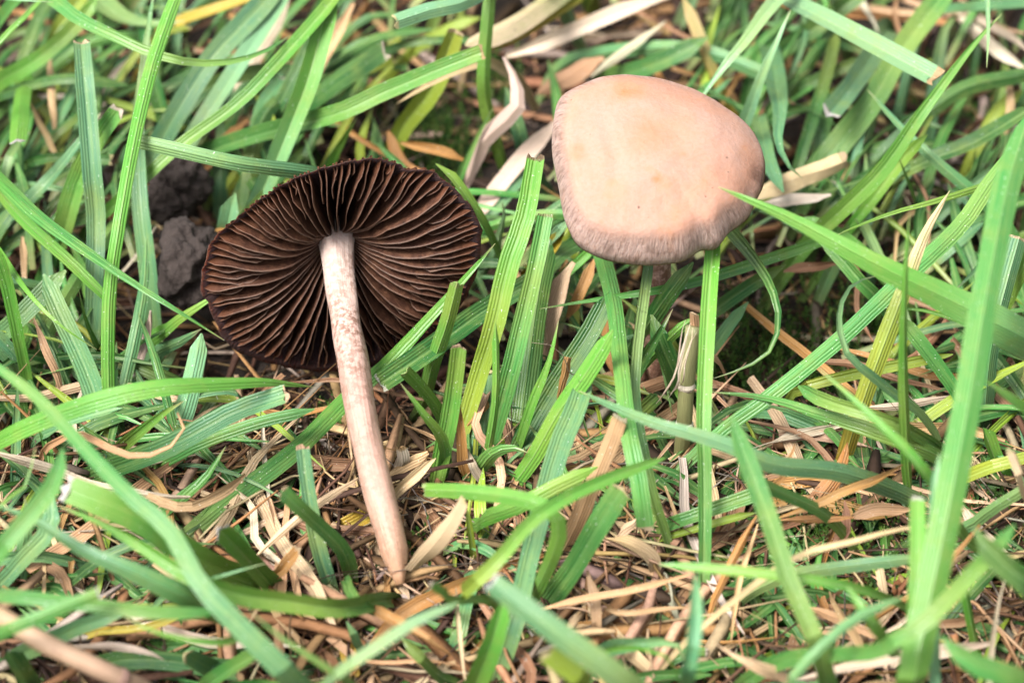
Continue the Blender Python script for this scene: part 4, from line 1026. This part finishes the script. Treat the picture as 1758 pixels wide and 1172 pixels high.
# loose individual blades low in the turf (behind and under the larger ones)
def low_pts(r_, k):
    px, py = r_.uniform(-60, W + 60), r_.uniform(-80, H + 40)
    if py > 420 and r_.random() < 0.35: py *= 0.4
    if px > 820 and py < 420 and r_.random() < 0.6: return None
    g = P(px, py, -0.5); s = straw_share(g.x, g.y)
    if py < 420 and k < 0.9 and r_.random() < 0.7: return None
    if r_.random() < 0.3 * s: return None
    if (px - 1320) ** 2 / 190 ** 2 + (py - 560) ** 2 / 110 ** 2 < 1 and r_.random() < 0.85: return None
    a = r_.uniform(0, 6.28) if py > 480 or r_.random() < 0.25 else r_.gauss(0.95, 0.45); L = r_.uniform(8, 24); rise = r_.uniform(2.0, 9.0 if py < 450 or px < 330 else 5.5) * k
    tipp = Vector((g.x + math.cos(a) * L, g.y + math.sin(a) * L, rise * r_.uniform(0.5, 1)))
    mid = g.lerp(tipp, 0.5) + Vector((r_.gauss(0, 0.8), r_.gauss(0, 0.8), rise * 0.45))
    for t in (0, 0.25, 0.5, 0.75, 1):
        x, y = pix(g.lerp(tipp, t))
        if ((x - 1340) / 200) ** 2 + ((y - 560) / 130) ** 2 < 1 and r_.random() < 0.8: return None
        if ((x - 790) / 140) ** 2 + ((y - 190) / 100) ** 2 < 1 and r_.random() < 0.85: return None
        if ((x - 1060) / 160) ** 2 + ((y - 60) / 80) ** 2 < 1 and r_.random() < 0.7: return None
        q = g.lerp(mid, t * 2) if t < 0.5 else mid.lerp(tipp, t * 2 - 1)
        x, y = pix(q)
        if abs(x - 640) < 75 and 640 < y < 1040: return None
        if 335 < x < 845 and 265 < y < 650 and q.y < frame1[0].y + 9: return None
        if 255 < x < 370 and 265 < y < 520: return None
        if (q - O2).length < 13: return None
    return [g, mid, tipp]
def turf():
    r_ = random.Random(42); V, F, C, bu, bv, bw = [], [], [], [], [], []; cnt = 0
    while cnt < 800:
        q = low_pts(r_, 0.6 if cnt < 760 else 1.0)
        if q is None or (cnt >= 760 and pix(q[0])[1] < 640): continue
        cnt += 1; n = 8; c = catmull(q, n); w0 = r_.uniform(0.45, 1.4); col = jitter_col(COL[r_.choice('KKMKBKMLK')], 0.25, r_)
        ws = [w0 * (0.75 + 0.25 * smooth(0, .3, i / n)) * max(0.05, min(1, (1 - i / n) / 0.4) ** 0.7) for i in range(n + 1)]
        up = Vector((r_.gauss(0, .5), r_.gauss(0, .5) - .3, 1)); nm = []
        for i in range(n + 1):
            T = (c[min(i + 1, n)] - c[max(i - 1, 0)]).normalized(); nm.append((up - T * up.dot(T)).normalized())
        v, a1, a2, a3, cc = ribbon(c, ws, nm, r_.choice((-1, 1)) * r_.uniform(.15, .5), 0.12, [lerp((0.25, 0.24, 0.10), col, smooth(0, .3, i / n)) for i in range(n + 1)], 'p', 0, r_)
        b = len(V); V += v; bu += a1; bv += a2; bw += a3; C += cc
        F += [tuple(b + x for x in f) for f in ring_faces(n + 1, True)]
    o = mesh_obj('turf', V, F, M_GREEN, None, None, col=C, attrs={'bu': bu, 'bv': bv, 'bw': bw}, crease=26); o['kind'] = 'stuff'
    o['label'] = 'short low grass of the turf beneath the larger blades'; o['category'] = 'grass'
turf()
def low_blades():
    r_ = random.Random(99); cnt = 0; tries = 0
    while cnt < 120 and tries < 6000:
        tries += 1
        q = low_pts(r_, 1.0)
        if q is None: continue
        blade(r_.choice('KKMBLK' if pix(q[1])[1] < 400 else 'KMMBMLGBG'), r_.uniform(0.9, 2.1), r_.choice('psc'), None, world=q); cnt += 1  # far blades lean to darker greens, dimming the background by colour
    cnt = 0
    while cnt < 150:
        px, py = r_.uniform(0, W), r_.uniform(0, H); g = P(px, py, 0); s = straw_share(g.x, g.y)
        if r_.random() > 0.3 + 0.7 * s: continue
        a = r_.uniform(0, 6.28); L = r_.uniform(9, 26); z = r_.uniform(0.8, 2.0 + 2.2 * s)
        d = Vector((math.cos(a), math.sin(a), 0)); sd_ = Vector((-d.y, d.x, 0))
        pts = [g + d * (L * t) + sd_ * (r_.gauss(0, 0.06) * L) + Vector((0, 0, z + r_.uniform(-0.6, 0.7))) for t in (-0.5, -0.17, 0.17, 0.5)]
        if any(abs(pix(q)[0] - 640) < 60 and 640 < pix(q)[1] < 1030 and q.z > 3 for q in pts): continue
        if any(340 < pix(q)[0] < 840 and 270 < pix(q)[1] < 640 for q in pts): continue
        code = r_.choice('CTTOWCR' if s > 0.45 else 'TORRWO')
        blade(code, r_.choice((0.4, 0.6, 0.8, 1.1, 1.5)), r_.choice('psc'), None, world=pts); cnt += 1
low_blades()
# the lawn goes on outside the picture
def lawn():
    r_ = random.Random(8); V, F, C = [], [], []
    items = []
    for k in range(13000):
        x, y = r_.uniform(-190, 190), r_.uniform(-170, 220)
        g = Vector((x, y, soil_h(x, y) - 0.3)); L = r_.uniform(12, 38); a = r_.uniform(0, 6.28); lean = r_.uniform(0.3, 1.45)
        px, py = pix(g)
        tip = g + Vector((math.cos(a) * L * math.sin(lean), math.sin(a) * L * math.sin(lean), L * math.cos(lean)))
        mid = g.lerp(tip, 0.5) + Vector((0, 0, L * 0.12))
        if in_frame(g, 60) or in_frame(tip, 40) or in_frame(mid, 40): continue
        d = g.y * 0 + math.hypot(x - CAM.x, y - CAM.y)
        # keep the room round the camera and its view free
        if y < -40 and any(abs(q.x) < 75 and q.z > 14 for q in (mid, tip)) and y > -110: continue
        c = jitter_col(COL[r_.choice('GMKBMGTTC')], 0.2, r_)
        items.append(([g, g.lerp(mid, 0.55) + Vector((0, 0, L * 0.03)), mid, mid.lerp(tip, 0.6) + Vector((0, 0, L * 0.01)), tip], r_.uniform(1.2, 2.6), c, Vector((math.cos(a + 0.5), math.sin(a + 0.5), 0.8)).normalized()))
    V, F, C = strand_mesh(items)
    o = mesh_obj('lawn_grass', V, F, M_MOSS, None, None, col=C); o['kind'] = 'stuff'; o['label'] = 'lawn grass continuing around the mushrooms'; o['category'] = 'grass'
lawn()

# ------------------------------------------------------------------ labels
LAND = [('in front of the gilled cap', P(470, 720, 8)), ('behind the gilled cap', P(560, 200, 8)), ('around the soil lumps', P(300, 380, 6)), ('beside the pale stem', P(640, 800, 5)),
        ('between the two mushrooms', P(880, 480, 10)), ('behind the domed cap', P(1130, 80, 10)), ('under the domed cap', P(1130, 560, 8)), ('beside the half loop blade', P(1340, 560, 8)),
        ('around the yellow drying blade', P(1530, 590, 10)), ('beyond the broad pointed blade', P(1540, 200, 8)), ('around the hairpin bent blade', P(930, 920, 10)), ('by the midribbed blade', P(1340, 960, 6)),
        ('by the tallest blurred blade', P(1660, 900, 15)), ('around the wide fresh mown blade', P(150, 900, 12)), ('near the round dry stalk', P(120, 1110, 12)), ('beyond the notched wide blade', P(100, 200, 8)),
        ('by the twisted bleached straw', P(870, 150, 6)), ('below the out of focus front blade', P(950, 1130, 10)), ('at the pale stem foot', P(660, 1060, 5)), ('by the flat mint blade', P(1480, 80, 10)), ('beside the tall upright bright blade', P(120, 620, 6))]
CW = {'G': 'bright green', 'M': 'mid green', 'K': 'dark green', 'B': 'blue green', 'P': 'mint green', 'Y': 'yellow', 'L': 'olive green', 'T': 'tan', 'O': 'orange brown', 'W': 'grey', 'C': 'cream', 'R': 'reddish brown'}
seen = {}
for o, code, tip, bend, rise, w, mid, label in blades:
    if not label:
        fl = math.hypot(rise.x, rise.y)
        pose = 'curved' if bend > 1.12 else ('upright' if rise.z > fl else ('leaning' if rise.z > 0.35 * fl else 'low lying'))
        size = 'thin' if w < 1.0 else ('wide' if w > 2.0 else 'narrow')
        tw = {'c': 'cut ended', 'p': 'pointed', 'l': 'pointed', 's': 'blunt'}[tip]
        land = min(LAND, key=lambda q: (q[1] - mid).length)[0]
        dead = code[0] in DEADC
        label = '%s %s %s %s %s %s' % (size, tw, pose, CW[code[-1]], 'dry blade' if dead else 'grass blade', land)
    tag(o, label, 'dry grass' if code[0] in DEADC else 'grass blade', 'dry grass blades in the thatch' if code[0] in DEADC else 'green grass blades around the mushrooms')
for o in list(bpy.data.objects):
    if '_o' in o: del o['_o']
